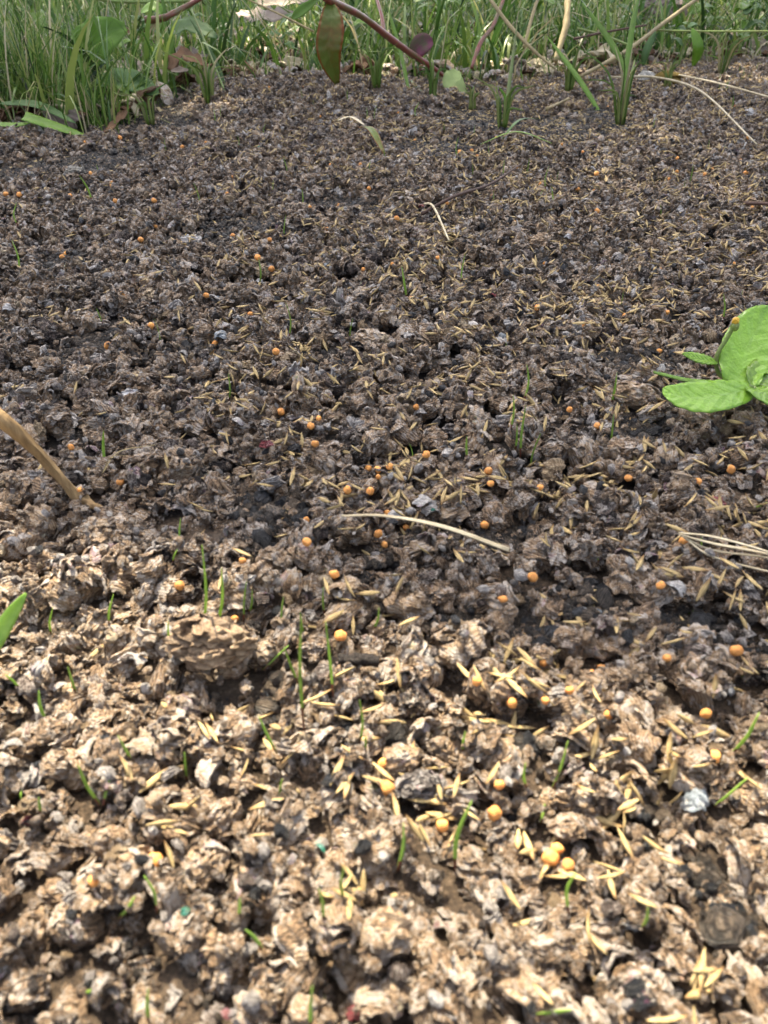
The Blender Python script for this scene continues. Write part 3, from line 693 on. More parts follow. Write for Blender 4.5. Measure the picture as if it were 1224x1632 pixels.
# ------------------------------------------------------------------ orange fertiliser granules
GR = [(247, 1362, 28, 'large orange granule beside a pale seed, at the near left'), (151, 1403, 20, 'orange granule half sunk in dark mulch below the largest one'), (876, 1367, 27, 'biggest of three touching orange granules'),
 (887, 1352, 19, 'rear one of three touching orange granules'), (904, 1379, 21, 'nearest of three touching orange granules'), (787, 1296, 24, 'orange granule on the rim of a tan clump'), (705, 1316, 20, 'orange granule beside the blue grey clump'),
 (795, 1251, 18, 'small orange granule above the blue grey clump, between seeds'), (610, 1217, 17, 'orange granule beside the pinkish clump'), (618, 1256, 24, 'dull orange granule pressed under the pinkish clump'), (543, 1014, 20, 'orange granule above the dark bark piece'),
 (376, 993, 13, 'orange granule under the pair of tall sprouts'), (287, 936, 16, 'orange granule in a sunlit hollow by the pale shell'), (310, 1010, 14, 'small orange granule leaning on a tan flake'), (533, 917, 16, 'orange granule in the shade below the straw'),
 (490, 872, 15, 'orange granule beside the black soil above the straw'), (847, 929, 17, 'orange granule just below the tip of the straw'), (801, 956, 15, 'orange granule above the yellowish tan lump'), (1052, 934, 15, 'orange granule in front of the straw bundle'),
 (1088, 861, 15, 'orange granule at the tip of the straw bundle'), (865, 1056, 16, 'orange granule sitting on the seed fan clump'), (943, 1077, 19, 'left granule of the pair on the crusty clump'), (958, 1066, 16, 'right granule of the pair on the crusty clump'),
 (907, 1101, 15, 'orange granule tucked under the crusty clump'), (760, 1087, 16, 'pale orange granule left of the pointed flakes'), (813, 1136, 17, 'orange granule between two pale seeds'), (868, 1117, 13, 'small orange granule over a bundle of seeds'),
 (970, 1140, 17, 'orange granule below the crusty clump'), (1128, 1124, 18, 'deep orange granule in front of pale flakes'), (1171, 1038, 21, 'large orange granule on the shade line'), (1137, 1203, 21, 'orange granule by a green hook shaped sprout'), (1062, 1050, 14, 'shaded dull orange granule beside a seed'),
 (602, 747, 12, 'middle orange granule of a row of three'), (587, 748, 12, 'first orange granule of a row of three'), (621, 745, 12, 'last orange granule of a row of three'), (603, 760, 10, 'small orange granule below the row of three'), (554, 785, 14, 'orange granule alone below a ball shaped clump'), (590, 784, 13, 'orange granule beside upright seeds'),
 (679, 729, 13, 'orange granule above the rolled clump pair'), (778, 752, 14, 'orange granule above a second close one'), (782, 767, 12, 'orange granule just below a similar one'), (773, 828, 14, 'orange granule beside a pale seed in shade'), (617, 820, 13, 'orange granule at the edge of a clump'), (603, 852, 14, 'orange granule above the straw'),
 (613, 862, 11, 'small orange granule touching another above the straw'), (647, 842, 11, 'orange granule beside the straw, in shade'), (1164, 750, 15, 'orange granule below the green weed'), (1110, 770, 14, 'orange granule left of a brighter one, below the weed'), (1000, 765, 12, 'orange granule in a dark hollow'), (930, 782, 11, 'orange granule among clustered seeds'),
 (861, 774, 11, 'dull orange granule between clumps'), (951, 680, 11, 'orange granule beside a leaning sprout'), (908, 648, 10, 'orange granule above a short sprout'), (663, 650, 10, 'orange granule near a dark roll'), (242, 524, 12, 'orange granule in a hollow of dark mulch'), (173, 553, 13, 'orange granule on pale flakes'),
 (313, 568, 12, 'orange granule above a black gap'), (343, 549, 11, 'orange granule right of the shell shaped flake'), (440, 562, 12, 'orange granule among scattered seeds'), (193, 769, 13, 'orange granule beside the stick end'), (330, 475, 10, 'orange granule near bluish chip'), (448, 656, 12, 'orange granule left of the white rolled scrap'),
 (496, 686, 12, 'orange granule below the white rolled scrap'), (508, 668, 10, 'orange granule above the white rolled scrap'), (195, 470, 9, 'orange granule in the left shaded mulch'), (411, 412, 10, 'orange granule beside seeds in the middle distance'), (433, 430, 10, 'orange granule below a similar distant one'), (632, 351, 10, 'orange granule beside a tangle of thin straw'),
 (540, 330, 8, 'distant orange granule on dark soil'), (931, 521, 10, 'orange granule beside white frayed paper'), (1050, 561, 9, 'orange granule beside the small toothed leaf'), (855, 497, 10, 'orange granule on a seed cluster'), (868, 422, 8, 'orange granule under an overhanging clump'), (1122, 558, 9, 'dull orange granule behind the weed')]
gl = []
for a, b, s, lab in GR:
    x, y, z = on_top(a, b+s*.25); Z = proj(Vector((x, y, z)))[2]; r = s*Z/FPX/2
    gl.append((x, y, z+r*.85, r, lab))
for a, b, s, lab in [(30, 306, 9, 0), (10, 312, 8, 0), (183, 318, 8, 0), (246, 323, 9, 0), (178, 300, 8, 0), (372, 380, 10, 0), (225, 386, 9, 0), (192, 222, 7, 0), (290, 230, 7, 0), (502, 243, 7, 0), (528, 266, 7, 0), (575, 270, 7, 0), (604, 283, 7, 0), (588, 298, 7, 0), (472, 280, 6, 0), (950, 281, 8, 0), (1078, 276, 6, 0),
                     (1123, 280, 8, 0), (1192, 220, 7, 0), (1180, 256, 7, 0), (1187, 280, 8, 0), (752, 243, 7, 0), (791, 226, 7, 0), (732, 245, 7, 0), (760, 250, 7, 0), (638, 313, 8, 0), (951, 340, 9, 0), (884, 305, 8, 0), (921, 305, 7, 0), (1143, 300, 8, 0), (785, 315, 7, 0), (100, 413, 9, 0), (105, 408, 8, 0), (47, 188, 6, 0), (430, 385, 8, 0)]:
    x, y, z = on_top(a, b); Z = proj(Vector((x, y, z)))[2]; r = s*Z/FPX/2; gl.append((x, y, z+r*.7, r, None))
for _ in range(1500):
    if len(gl) > 285: break
    x, y = rand_pt()
    if y < .05 or density(x, y) < .3: continue
    a, b, Z = proj(Vector((x, y, 0)))
    if b > 1000 and 0 < a < 1224: continue
    i, j = cell(x, y); r = random.uniform(.0009, .00125)
    gl.append((x, y, float(hm[i, j])+r*.7, r, None))
for x, y, z, r, lab in gl:
    o = link('fertiliser_granule', GRANS[random.randrange(4)], loc=(x, y, z), rot=(random.random()*6, random.random()*6, 0), scale=(r, r*random.uniform(.78, 1), r*random.uniform(.8, 1)))
    tag(o, lab or 'small round orange fertiliser granule lying on the far shaded mulch', 'granule', 'orange fertiliser granules')

# ------------------------------------------------------------------ sprouts
def sprout_mesh(pts, w):
    V, F, A = ribbon(pts, w, up=Vector((0, 1, .2)), n=10, m=2, fold=.55, thick=.0002, prof=lambda t: (.55+.45*min(1, t*3))*(1-t**4)*.95+.06)
    me = mesh_from('grass_sprout', V, F, M['sprout']); me.materials.append(M['sprout_base'])
    nrow = 10
    for p in me.polygons:
        k = p.index
        if k < nrow*2*2 and (k//2)//2 < 2: p.material_index = 1
    return me
def sprout_at(px, py, tx, ty, wpx, label, group='young grass sprouts'):
    x, y, z = on_top(px, py); b = Vector((x, y, z-.001)); top = atY(tx, ty, y + random.uniform(-.004, .004)); Z = proj(b)[2]
    mid = b.lerp(top, .5) + Vector((random.uniform(-.06, .06), random.uniform(-.05, .05), 0))*(top-b).length
    me = sprout_mesh([Vector(), mid-b, top-b], max(.0005, wpx*Z/FPX*.62))
    tag(link('grass_sprout', me, loc=b), label, 'sprout', group)
SPR = [(322, 1008, 322, 868, 7, 'tallest sunlit sprout of the near pair, straight up'), (341, 1004, 353, 904, 8, 'sunlit sprout right of the tallest one, leaning slightly'), (484, 1158, 480, 980, 8, 'long sprout rising in front of the dark hollow'), (531, 1105, 519, 990, 7, 'slender sprout left of the dark bark piece'),
 (172, 992, 181, 946, 6, 'short sprout in the sunlit clumps at the side'), (80, 1008, 84, 968, 4, 'thin dark sprout beside tan flakes'), (278, 1048, 268, 988, 6, 'sprout leaning back beside a tan clump'), (388, 985, 393, 925, 5, 'sprout beside the sunlit orange granule'), (396, 975, 402, 940, 4, 'short twin sprout by the granule'),
 (448, 990, 452, 950, 5, 'sprout rising on the shade line'), (484, 1010, 478, 975, 5, 'short sprout behind the long one'), (475, 1085, 452, 1030, 5, 'sprout bent back over the dark hollow'), (420, 1075, 460, 1028, 5, 'pale stalk leaning across the hollow'), (72, 1145, 62, 1100, 9, 'short bright sprout on red brown clumps'),
 (160, 1285, 124, 1218, 9, 'sprout leaning left of a forked pair'), (165, 1285, 177, 1232, 8, 'sprout leaning right of a forked pair'), (35, 1280, 33, 1253, 8, 'stubby sprout near the side of the bed'), (62, 1290, 62, 1270, 5, 'tiny sprout tip beside a stubby one'), (207, 1205, 188, 1172, 6, 'short slanting sprout on pale clump'),
 (297, 1240, 294, 1198, 5, 'small upright sprout in a dark hollow'), (447, 1270, 450, 1240, 5, 'small sprout on the clump edge'), (573, 1180, 573, 1115, 5, 'upright sprout between pale clumps'), (582, 1195, 583, 1172, 5, 'tiny sprout by an upright one'), (440, 1195, 412, 1140, 5, 'thin yellow green stalk by seed husks'),
 (634, 1385, 643, 1310, 9, 'bright sprout below the blue grey clump'), (725, 1385, 752, 1275, 11, 'broad bright sprout beside the blue grey clump'), (548, 1430, 549, 1380, 7, 'dark sprout over shaded seeds'), (515, 1465, 508, 1415, 8, 'sprout with yellow base in the near mulch'), (865, 1295, 868, 1280, 9, 'low sprout lying almost flat on a pale clump'),
 (1165, 1200, 1210, 1135, 10, 'bright curved sprout growing from a seed'), (1187, 1092, 1180, 1070, 7, 'hook shaped sprout tip in half shade'), (908, 1455, 917, 1390, 8, 'upright sprout above near seeds'), (958, 1465, 961, 1440, 7, 'short dark sprout among pale flakes'), (1025, 1475, 1033, 1445, 7, 'short sprout by bare soil'),
 (418, 1515, 390, 1480, 12, 'blurred bright sprout leaning left'), (515, 1600, 520, 1575, 9, 'blurred sprout stub at the near edge'), (180, 1440, 215, 1428, 9, 'blurred sprout lying flat on dark mulch'), (125, 1582, 165, 1570, 12, 'broad blurred sprout lying sideways'), (855, 1620, 910, 1608, 14, 'wide pale green blade lying at the near edge'),
 (235, 1625, 236, 1575, 9, 'blurred upright sprout at the near edge'), (495, 1630, 498, 1570, 10, 'grey green blurred stalk at the bottom'), (250, 1450, 230, 1395, 5, 'thin dark sprout by the grey shelled clump'), (380, 1455, 382, 1430, 7, 'short sprout at the foot of the tall clump'), (595, 1000, 604, 968, 6, 'sprout rising at the shade line below the straw'),
 (517, 975, 515, 935, 5, 'short sprout above pale clumps at shade'), (285, 860, 288, 825, 5, 'short sprout at the upper edge of the sun'), (275, 895, 283, 875, 5, 'sprout tip slanting among tan flakes'), (952, 905, 954, 880, 6, 'short sprout in the shade behind seeds'), (1110, 960, 1085, 985, 7, 'slanting blade between lilac flakes'),
 (830, 720, 838, 645, 6, 'tallest of three sprouts right of centre'), (822, 715, 824, 675, 5, 'middle height sprout of three right of centre'), (845, 745, 862, 690, 5, 'leaning sprout of three right of centre'), (975, 705, 978, 660, 5, 'sprout beside a granule below the weed'), (745, 728, 744, 695, 6, 'small bright sprout beside rolled clumps'),
 (1117, 880, 1118, 855, 5, 'short sprout behind the straw bundle'), (1200, 810, 1222, 800, 5, 'sprout at the side of the shaded mulch'), (840, 1250, 838, 1215, 6, 'thin sprout above tan clumps'), (738, 1195, 742, 1165, 4, 'thin sprout over the bare soil'), (120, 1100, 108, 1062, 5, 'dark thin sprout on sunlit clumps'),
 (28, 1090, 8, 1075, 7, 'low bright sprout at the left side'), (1140, 1280, 1190, 1240, 5, 'thin stalk slanting over seeds at the side'), (880, 1255, 905, 1180, 4, 'brown thin stalk curving over the mulch')]
for s in SPR: sprout_at(*s)
SM = [sprout_mesh([Vector(), Vector((random.uniform(-.12, .12), random.uniform(-.1, .1), .5)), Vector((random.uniform(-.3, .3), random.uniform(-.2, .2), 1))], .075) for _ in range(8)]
cnt = 0
while cnt < 200:
    x, y = rand_pt()
    a, b, Z = proj(Vector((x, y, 0)))
    if y > edge_y(x) - .01 or (b > 860 and 0 < a < 1224) or density(x, y) < .2: continue
    if random.random() > (.9 if (b < 560 or a < 700) else .45): continue
    i, j = cell(x, y); h = random.uniform(.006, .017)
    o = link('grass_sprout', SM[cnt % 8], loc=(x, y, float(hm[i, j])-.0012), rot=(0, 0, random.uniform(-.9, .9)), scale=(h*random.uniform(.6, 1), h*.8, h))
    tag(o, 'short thin dark green sprout in the shaded middle mulch', 'sprout', 'young grass sprouts in the shade'); cnt += 1

# ------------------------------------------------------------------ straws, stick, bark, twigs
def thing_tube(name, pts, rad, mat, label, cat, group=None, **k):
    b = Vector(pts[0]); V, F = tube(pts, rad, base=b, **k); return tag(link(name, mesh_from(name, V, F, M[mat]), loc=b), label, cat, group)
def thing_leaf(name, pts, wd, mat, label, cat, parent=None, group=None, **k):
    b = Vector(pts[0]) if parent is None else Vector(parent.location)
    V, F, A = ribbon([Vector(p) for p in pts], wd, base=b, **k); me = mesh_from(name, V, F, M[mat], attr=A)
    nn_, mm_ = k.get('n', 16), k.get('m', 4); al = me.attributes.new('along', 'FLOAT', 'POINT'); al.data.foreach_set('value', [i/nn_ for _ in range(2) for i in range(nn_+1) for j in range(mm_+1)])
    if parent is None: return tag(link(name, me, loc=b), label, cat, group)
    return link(name, me, parent)
def top_pt(px, py, dz=0):
    x, y, z = on_top(px, py); return Vector((x, y, z+dz))
PROF = lambda t: .55+.45*math.sin(math.pi*min(1, t*1.1))
thing_leaf('straw', [top_pt(545, 842, .004), top_pt(610, 872, .0085), top_pt(700, 903, .0095), top_pt(806, 917, .007)], .0016, 'straw', 'long pale dry straw lying across the mulch at the shade line', 'straw', n=20, m=4, fold=.8, prof=lambda t: .35+.65*t)
sb = empty('straw_bundle', top_pt(1080, 872, .003), 'bundle of flat pale straws poking in from the side near an orange granule', 'straw')
for k, (dy, w_) in enumerate([(0, 4), (8, 5), (15, 4), (22, 3)]):
    thing_leaf('straw_blade', [top_pt(1076+k*3, 868+dy*.4, .004), top_pt(1130, 893+dy*.5, .006), top_pt(1224, 926+dy*.5-5, .006), top_pt(1330, 955+dy*.5, .006)], w_*.00017, 'straw', None, None, parent=sb, n=18, m=4, fold=.3, prof=PROF)
# stick leaning in at the side
thing_tube('stick', [atY(-110, 560, .190), atY(0, 665, .184), atY(60, 722, .187), atY(108, 776, .188), atY(135, 800, .188), atY(160, 812, .186)], [.0016, .0016, .0014, .0013, .0016, .001], 'stick', 'tan brown dry stick with bent knobby end leaning onto the mulch', 'stick', n=70, seg=14, bump=.9)
thing_tube('bark_piece', [top_pt(540, 1066, .003), top_pt(572, 1068, .0035), top_pt(604, 1070, .003)], [.0011, .0014, .0012], 'bark', 'dark speckled cylindrical piece of bark on the sunlit mulch', 'bark piece', n=26, seg=12, bump=.5)
thing_tube('twig', [top_pt(672, 352, .004), top_pt(725, 335, .008), top_pt(780, 318, .010), top_pt(828, 296, .012)], [.0012, .0011, .0009, .0005], 'twig', 'thin dark curved twig lying on the far mulch', 'twig', n=20, seg=6)
thing_tube('twig', [top_pt(1180, 340, .006), top_pt(1224, 350, .006), top_pt(1290, 356, .006)], [.0012, .0012, .0012], 'twig', 'dark straight twig at the far side of the mulch', 'twig', n=12, seg=6)
thing_tube('twig', [top_pt(870, 185, .006), top_pt(905, 168, .006)], [.0017, .0013], 'tanstem', 'short thick tan twig lying on the back of the bed', 'twig', n=8, seg=8, bump=.3)
thing_tube('straw', [top_pt(676, 335, .004), top_pt(690, 352, .008), top_pt(715, 395, .004)], [.0006, .0007, .0005], 'straw', 'thin bent straw crossing the dark curved twig', 'straw', n=14, seg=6)
thing_tube('straw', [top_pt(972, 140, .012), top_pt(1040, 150, .018), top_pt(1110, 172, .014), top_pt(1205, 236, .003)], [.0012, .0013, .0011, .0006], 'straw', 'long thin pinkish straw arching over the far mulch', 'straw', n=24, seg=6)
thing_tube('straw', [top_pt(1080, 133, .010), top_pt(1150, 155, .012), top_pt(1260, 182, .008)], [.001, .001, .0009], 'straw', 'long thin ochre straw running from the yellow crust', 'straw', n=20, seg=6)
thing_tube('rootlet', [top_pt(168, 770, .002), top_pt(195, 742, .004), top_pt(250, 718, .002)], [.00016, .00016, .0001], 'tanstem', 'thin pale curved rootlet beside the stick end', 'rootlet', n=12, seg=5)
thing_tube('rootlet', [top_pt(170, 765, .002), top_pt(180, 742, .003), top_pt(205, 735, .002)], [.00016, .00014, .0001], 'tanstem', 'second thin rootlet curling behind the stick end', 'rootlet', n=12, seg=5)
thing_leaf('long_grass', [top_pt(765, 240, .004), top_pt(820, 236, .012), top_pt(878, 241, .006)], .003, 'sprout', 'thin green blade lying flat on the far mulch', 'grass blade', n=12, m=2)
thing_leaf('long_grass', [top_pt(800, 232, .004), top_pt(825, 218, .012), top_pt(858, 208, .010)], .003, 'dullleaf', 'thin dull blade slanting beside the flat one', 'grass blade', n=12, m=2)
thing_leaf('dead_leaf', [top_pt(572, 222, .010), top_pt(592, 232, .012), top_pt(612, 252, .004)], .007, 'redleaf', 'small reddish green leaf on the far mulch', 'leaf', n=10, m=4)
thing_leaf('husk', [top_pt(538, 208, .008), top_pt(560, 207, .012), top_pt(582, 213, .008)], .004, 'straw', 'cream pointed husk on the far mulch mound', 'husk', n=10, m=4)
o = link('crust_flake', flake_mesh('crust_flake', random.Random(3), 3, 'moss'), loc=top_pt(1062, 130, .006), rot=(.2, .1, -.2), scale=(.024, .014, .016)); tag(o, 'ochre yellow crusty flake at the back of the bed', 'crust flake')
o = link('pale_stone', clump_mesh('pale_stone', random.Random(4), 3, 0, (1, .6, .5), 'stone', strata=1.5), loc=top_pt(1028, 134, .006), rot=(0, 0, .5), scale=.014); tag(o, 'cream stone beside the ochre yellow crust', 'stone')
o = link('pale_stone', clump_mesh('pale_stone', random.Random(6), 3, 0, (1, .7, .5), 'stone', strata=1.5), loc=top_pt(1045, 102, .006), scale=.016); tag(o, 'greyish stone just behind the ochre crust', 'stone')

# ------------------------------------------------------------------ weed at the right with wet leaves
wy = .30
wb = empty('green_weed', top_pt(1235, 690), 'bright green wet weed with broad leaves and a yellow bud, leaning in from the side', 'weed')
wc = atY(1200, 618, .235)
thing_tube_p = lambda name, pts, rad, mat, parent, **k: link(name, mesh_from(name, *tube([Vector(p) for p in pts], rad, base=parent.location, **k), M[mat]), parent)
thing_tube_p('stem', [Vector(wb.location)-Vector((0, 0, .004)), atY(1232, 650, .236), wc], [.0012, .0011, .001], 'greenstem', wb, n=14)
OV = lambda t: max(.05, math.sin(math.pi*min(1, t*.94+.04))**.62)
thing_leaf('leaf', [wc, atY(1186, 598, .240), atY(1190, 560, .247), atY(1212, 520, .255), atY(1243, 500, .260)], .0185, 'wetleaf', None, None, parent=wb, up=Vector((0, -.8, .6)), n=22, m=10, fold=.12, ripple=.045, prof=OV)
thing_leaf('leaf', [wc, atY(1170, 626, .230), atY(1120, 634, .226), atY(1085, 632, .225), atY(1056, 622, .226)], .0125, 'wetleaf', None, None, parent=wb, up=Vector((.05, -.45, 1)), n=22, m=10, fold=.10, ripple=.045, prof=OV)
thing_leaf('leaf', [wc, atY(1215, 625, .23), atY(1245, 650, .224)], .010, 'wetleaf', None, None, parent=wb, up=Vector((.1, -.5, 1)), n=14, m=8, ripple=.045, prof=OV)
thing_leaf('leaf', [wc, atY(1225, 600, .24), atY(1290, 580, .245)], .014, 'wetleaf', None, None, parent=wb, up=Vector((0, -.5, 1)), n=14, m=8, ripple=.045, prof=OV)
thing_leaf('leaf', [atY(1145, 578, .243), atY(1115, 572, .244), atY(1088, 563, .245)], .0036, 'wetleaf', None, None, parent=wb, up=Vector((0, -.6, 1)), n=12, m=4, tooth=.18)
thing_tube_p('stem', [wc, atY(1150, 600, .243), atY(1142, 570, .244), atY(1158, 540, .245), atY(1170, 520, .245)], [.0009, .0008, .0007, .0007, .0007], 'greenstem', wb, n=18)
thing_leaf('leaf', [atY(1150, 612, .238), atY(1100, 607, .234), atY(1042, 593, .232)], .0028, 'wetleaf', None, None, parent=wb, up=Vector((0, -.3, 1)), n=14, m=2, prof=lambda t: 1-.6*t)
bc = atY(1172, 517, .245)
bv = [Vector((v[0]*.0013, v[1]*.0013, v[2]*.0017))*(1+.12*math.sin(7*math.atan2(v[1], v[0]))) + bc - wb.location - Vector((0, 0, .0006)) for v in ICO[3][0]]
link('sepals', mesh_from('sepals', bv, ICO[3][1], M['greenstem']), wb)
bv = [Vector((v[0]*.0011, v[1]*.0011, v[2]*.0012))*(1+.35*noise.noise(Vector(v)*6)) + bc - wb.location + Vector((-.0002, 0, .0012)) for v in ICO[3][0]]
link('flower_bud', mesh_from('flower_bud', bv, ICO[3][1], M['bud']), wb)
# blurred leaf blade reaching in at the near left
thing_leaf('grass_leaf', [atY(-60, 1110, .118), atY(-15, 1035, .122), atY(14, 985, .126), atY(41, 946, .129)], .0036, 'sprout', 'blurred yellow green blade tip reaching in at the left side', 'leaf blade', up=Vector((.3, -1, .3)), n=14, m=4)

# ------------------------------------------------------------------ back border: grass, litter, weeds
def blades(n, ptfun, hfun, wfun, tfun, name, label, cat, lean=.5, seg=5, flat=0.0):
    V = np.zeros((n, (seg+1)*2, 3), dtype=np.float32); A = np.zeros((n, (seg+1)*2), dtype=np.float32)
    for i in range(n):
        x, y = ptfun(); z = H(x, y) - .002; h = hfun(x, y); w_ = wfun(); az = random.random()*6.283; ln = abs(random.gauss(0, lean)) + flat; tt = tfun()
        dx, dy = math.cos(az), math.sin(az); ya = random.random()*6.283; sx, sy = math.cos(ya), math.sin(ya)
        px_, pz, ang = 0.0, 0.0, random.uniform(0, .25) + flat; st = h/seg
        for k in range(seg+1):
            t = k/seg; ww = w_*.5*(1-t**2.2*.96)
            V[i, 2*k] = (x+dx*px_-sx*ww, y+dy*px_-sy*ww, z+pz); V[i, 2*k+1] = (x+dx*px_+sx*ww, y+dy*px_+sy*ww, z+pz)
            A[i, 2*k] = A[i, 2*k+1] = min(1, max(0, tt + (.12 if k == seg else 0)))
            px_ += st*math.sin(ang); pz += st*math.cos(ang); ang += ln/seg*1.6
            if flat and pz < .002: pz = .002
    K = (seg+1)*2; F = [(i*K+2*k, i*K+2*k+1, i*K+2*k+3, i*K+2*k+2) for i in range(n) for k in range(seg)]
    me = bpy.data.meshes.new(name); me.from_pydata(V.reshape(-1, 3).tolist(), [], F); me.polygons.foreach_set('use_smooth', [True]*len(F))
    a = me.attributes.new('ply', 'FLOAT', 'POINT'); a.data.foreach_set('value', A.ravel()); me.materials.append(M['grass'])
    return tag(link(name, me), label, cat, kind='stuff')
def back_pt(d0=0.0, d1=.9, pw=1.0, xr=1.1):
    def f():
        x = random.uniform(-xr, xr); return x, edge_y(x) + d0 + (d1-d0)*random.random()**pw
    return f
def patchy(f, thr=.02, sc=11):
    def g():
        for _ in range(30):
            x, y = f()
            if noise.noise(Vector((x*sc, y*sc, 2))) > thr - random.random()*.15: return x, y
        return x, y
    return g
greens = lambda: min(.85, max(0, random.gauss(.44, .2)))
dry = lambda: random.uniform(.74, 1)
blades(6500, patchy(back_pt(.02, .9, 1.3)), lambda x, y: random.uniform(.03, .10), lambda: random.uniform(.0012, .0050), greens, 'lawn_grass', 'patchy green grass growing behind the bed', 'grass', lean=1.1)
blades(7000, back_pt(.7, 2.6, 1, 1.9), lambda x, y: random.uniform(.08, .19), lambda: random.uniform(.002, .005), greens, 'far_grass', 'far lawn grass beyond the weeds', 'grass', lean=.7)
def left_tuft():
    x = random.uniform(-.75, -.24); return x, edge_y(x) + .008 + abs(random.gauss(0, .10))
blades(3800, left_tuft, lambda x, y: random.uniform(.04, .125)*(1 if x < -.30 else .55), lambda: random.uniform(.0009, .0024), lambda: min(.95, max(0, random.gauss(.5, .22))), 'tuft_grass', 'dense tuft of fine green grass at the left back corner', 'grass', lean=.75)
blades(4200, back_pt(-.015, .7, 1.3), lambda x, y: random.uniform(.03, .16), lambda: random.uniform(.0008, .0036), dry, 'straw_litter', 'dry straw and dead stems lying behind the bed', 'straw litter', lean=.5, flat=1.15)
blades(1500, back_pt(-.02, .6, 1.2), lambda x, y: random.uniform(.07, .2), lambda: random.uniform(.0012, .003), lambda: random.choice([random.uniform(.25, .7), random.uniform(.7, 1)]), 'tangled_stems', 'tangle of bent green and dry stems behind the bed', 'stems', lean=1.9, seg=7)
blades(1100, back_pt(0, .5, 1.1), lambda x, y: random.uniform(.05, .14), lambda: random.uniform(.004, .0085), lambda: min(.9, max(0, random.gauss(.38, .2))), 'broad_grass', 'broad bent grass blades mixed into the verge', 'grass', lean=1.5, seg=6)
blades(1300, back_pt(-.035, .03, 1), lambda x, y: random.uniform(.012, .06), lambda: random.uniform(.0008, .0024), lambda: random.choice([random.uniform(.2, .6), random.uniform(.7, 1)]), 'edge_grass', 'short sparse blades along the back edge of the bed', 'grass', lean=1.0)

LITM = [flake_mesh('litter_piece', rr, rr.choice([1, 1, 2]), m_) for m_ in ('deadleaf', 'deadleaf', 'greyleaf', 'mulch', 'deadleaf', 'mulch', 'straw')]
lit = []
for _ in range(6500):
    x = random.uniform(-1.2, 1.2); y = edge_y(x) + random.uniform(-.012, .9)
    lit.append((x, y, H(x, y)+.009+random.random()*.006, math.exp(random.gauss(-4.7, .5)), random.gauss(0, .4), random.gauss(0, .4), random.random()*6))
stuff('leaf_litter', lit, LITM, tags=('brown dead leaf litter between the grass behind the bed', 'leaf litter'))
def lf(name, P, wpx, mat, label, cat='leaf', up=(0, -.5, 1), parent=None, **k):
    """P = [(px, py, Y)...]; width in pixels at the middle"""
    pts = [atY(*p) for p in P]; Z = proj(pts[len(pts)//2])[2]
    return thing_leaf(name, pts, wpx*Z/FPX, mat, label, cat, parent=parent, up=Vector(up), **k)
def tb(name, P, wpx, mat, label, cat='stem', parent=None, **k):
    pts = [atY(*p) for p in P]; Z = proj(pts[len(pts)//2])[2]; r = [q*.72*Z/FPX/2 for q in (wpx if isinstance(wpx, (list, tuple)) else [wpx, wpx*.85])]
    if parent is not None: return link(name, mesh_from(name, *tube(pts, r, base=parent.location, **k), M[mat]), parent)
    return thing_tube(name, pts, r, mat, label, cat, **k)
E = lambda x: edge_y(x)
# left corner
lf('dock_leaf', [(150, 125, .93), (135, 95, .93), (160, 60, .93), (200, 42, .94)], 62, 'leaf', 'broad bright green leaf standing in the left grass', up=(0, -1, .3), n=18, m=8, ripple=.12, prof=OV)
lf('dock_leaf', [(155, 135, .86), (200, 130, .875), (252, 150, .86)], 44, 'dullleaf', 'broad pale green leaf lying at the bed edge', up=(0, -.7, 1), n=16, m=8, ripple=.08, prof=OV)
lf('grass_leaf', [(38, 186, .755), (90, 203, .75), (150, 222, .735)], 20, 'leaf', 'long pointed green leaf blade lying on the bed edge', up=(.1, -.6, 1), n=16, m=4, prof=lambda t: (1-t**3)*.9+.05)
lf('grass_leaf', [(0, 165, .79), (60, 168, .79), (120, 196, .765)], 16, 'dullleaf', 'dull green blade arching just behind the pointed one', n=14, m=4)
lf('grass_leaf', [(-20, 196, .755), (20, 200, .75), (48, 196, .755)], 11, 'leaf', 'short green blade at the far left bed edge', n=10, m=4)
lf('grass_leaf', [(203, 130, .90), (205, 165, .84), (185, 195, .79), (160, 216, .755)], 15, 'deadleaf', 'wilted purplish blade drooping over the bed edge', n=14, m=4, ripple=.3)
lf('dead_leaf', [(68, 178, .79), (90, 190, .78), (112, 203, .77)], 18, 'greyleaf', 'bleached grey leaf scrap under the pointed blade', n=8, m=4, ripple=.2)
tb('branch', [(335, -12, 1.05), (300, 8, 1.03), (262, 28, 1.0), (232, 32, 1.0)], [12, 11, 13, 17], 'redstem', 'torn reddish tan stem with frayed end above the litter', n=20, seg=8, bump=.3)
for k, (dx, dy) in enumerate([(-12, 22), (-4, 30), (4, 22)]):
    tb('rootlet', [(250+k*3, 34, 1.0), (243+dx*.6, 48, .995), (240+dx, 42+dy, .99)], [5, 2], 'tanstem', ['frayed strand hanging first from the torn stem', 'longest frayed strand under the torn stem', 'short frayed strand nearest the torn stem'][k], 'strand', n=8, seg=5)
lf('dead_leaf', [(270, 112, .93), (290, 88, .94), (330, 105, .93)], 26, 'deadleaf', 'dark brown curled dead leaf left of the mound', n=12, m=6, ripple=.3)
lf('dead_leaf', [(175, 100, .99), (235, 112, .97), (300, 112, .96)], 34, 'greyleaf', 'large pale bleached leaf lying flat in the litter', n=12, m=6, ripple=.2)
lf('dead_leaf', [(265, 82, 1.05), (300, 84, 1.04), (330, 90, 1.03)], 22, 'greyleaf', 'bleached leaf behind the dark curled one', n=12, m=6, ripple=.2)
lf('weed_leaf', [(270, 55, 1.04), (300, 42, 1.05), (345, 60, 1.03)], 36, 'dullleaf', 'rounded bluish green leaf behind the dead leaves', n=12, m=6, prof=OV, ripple=.1)
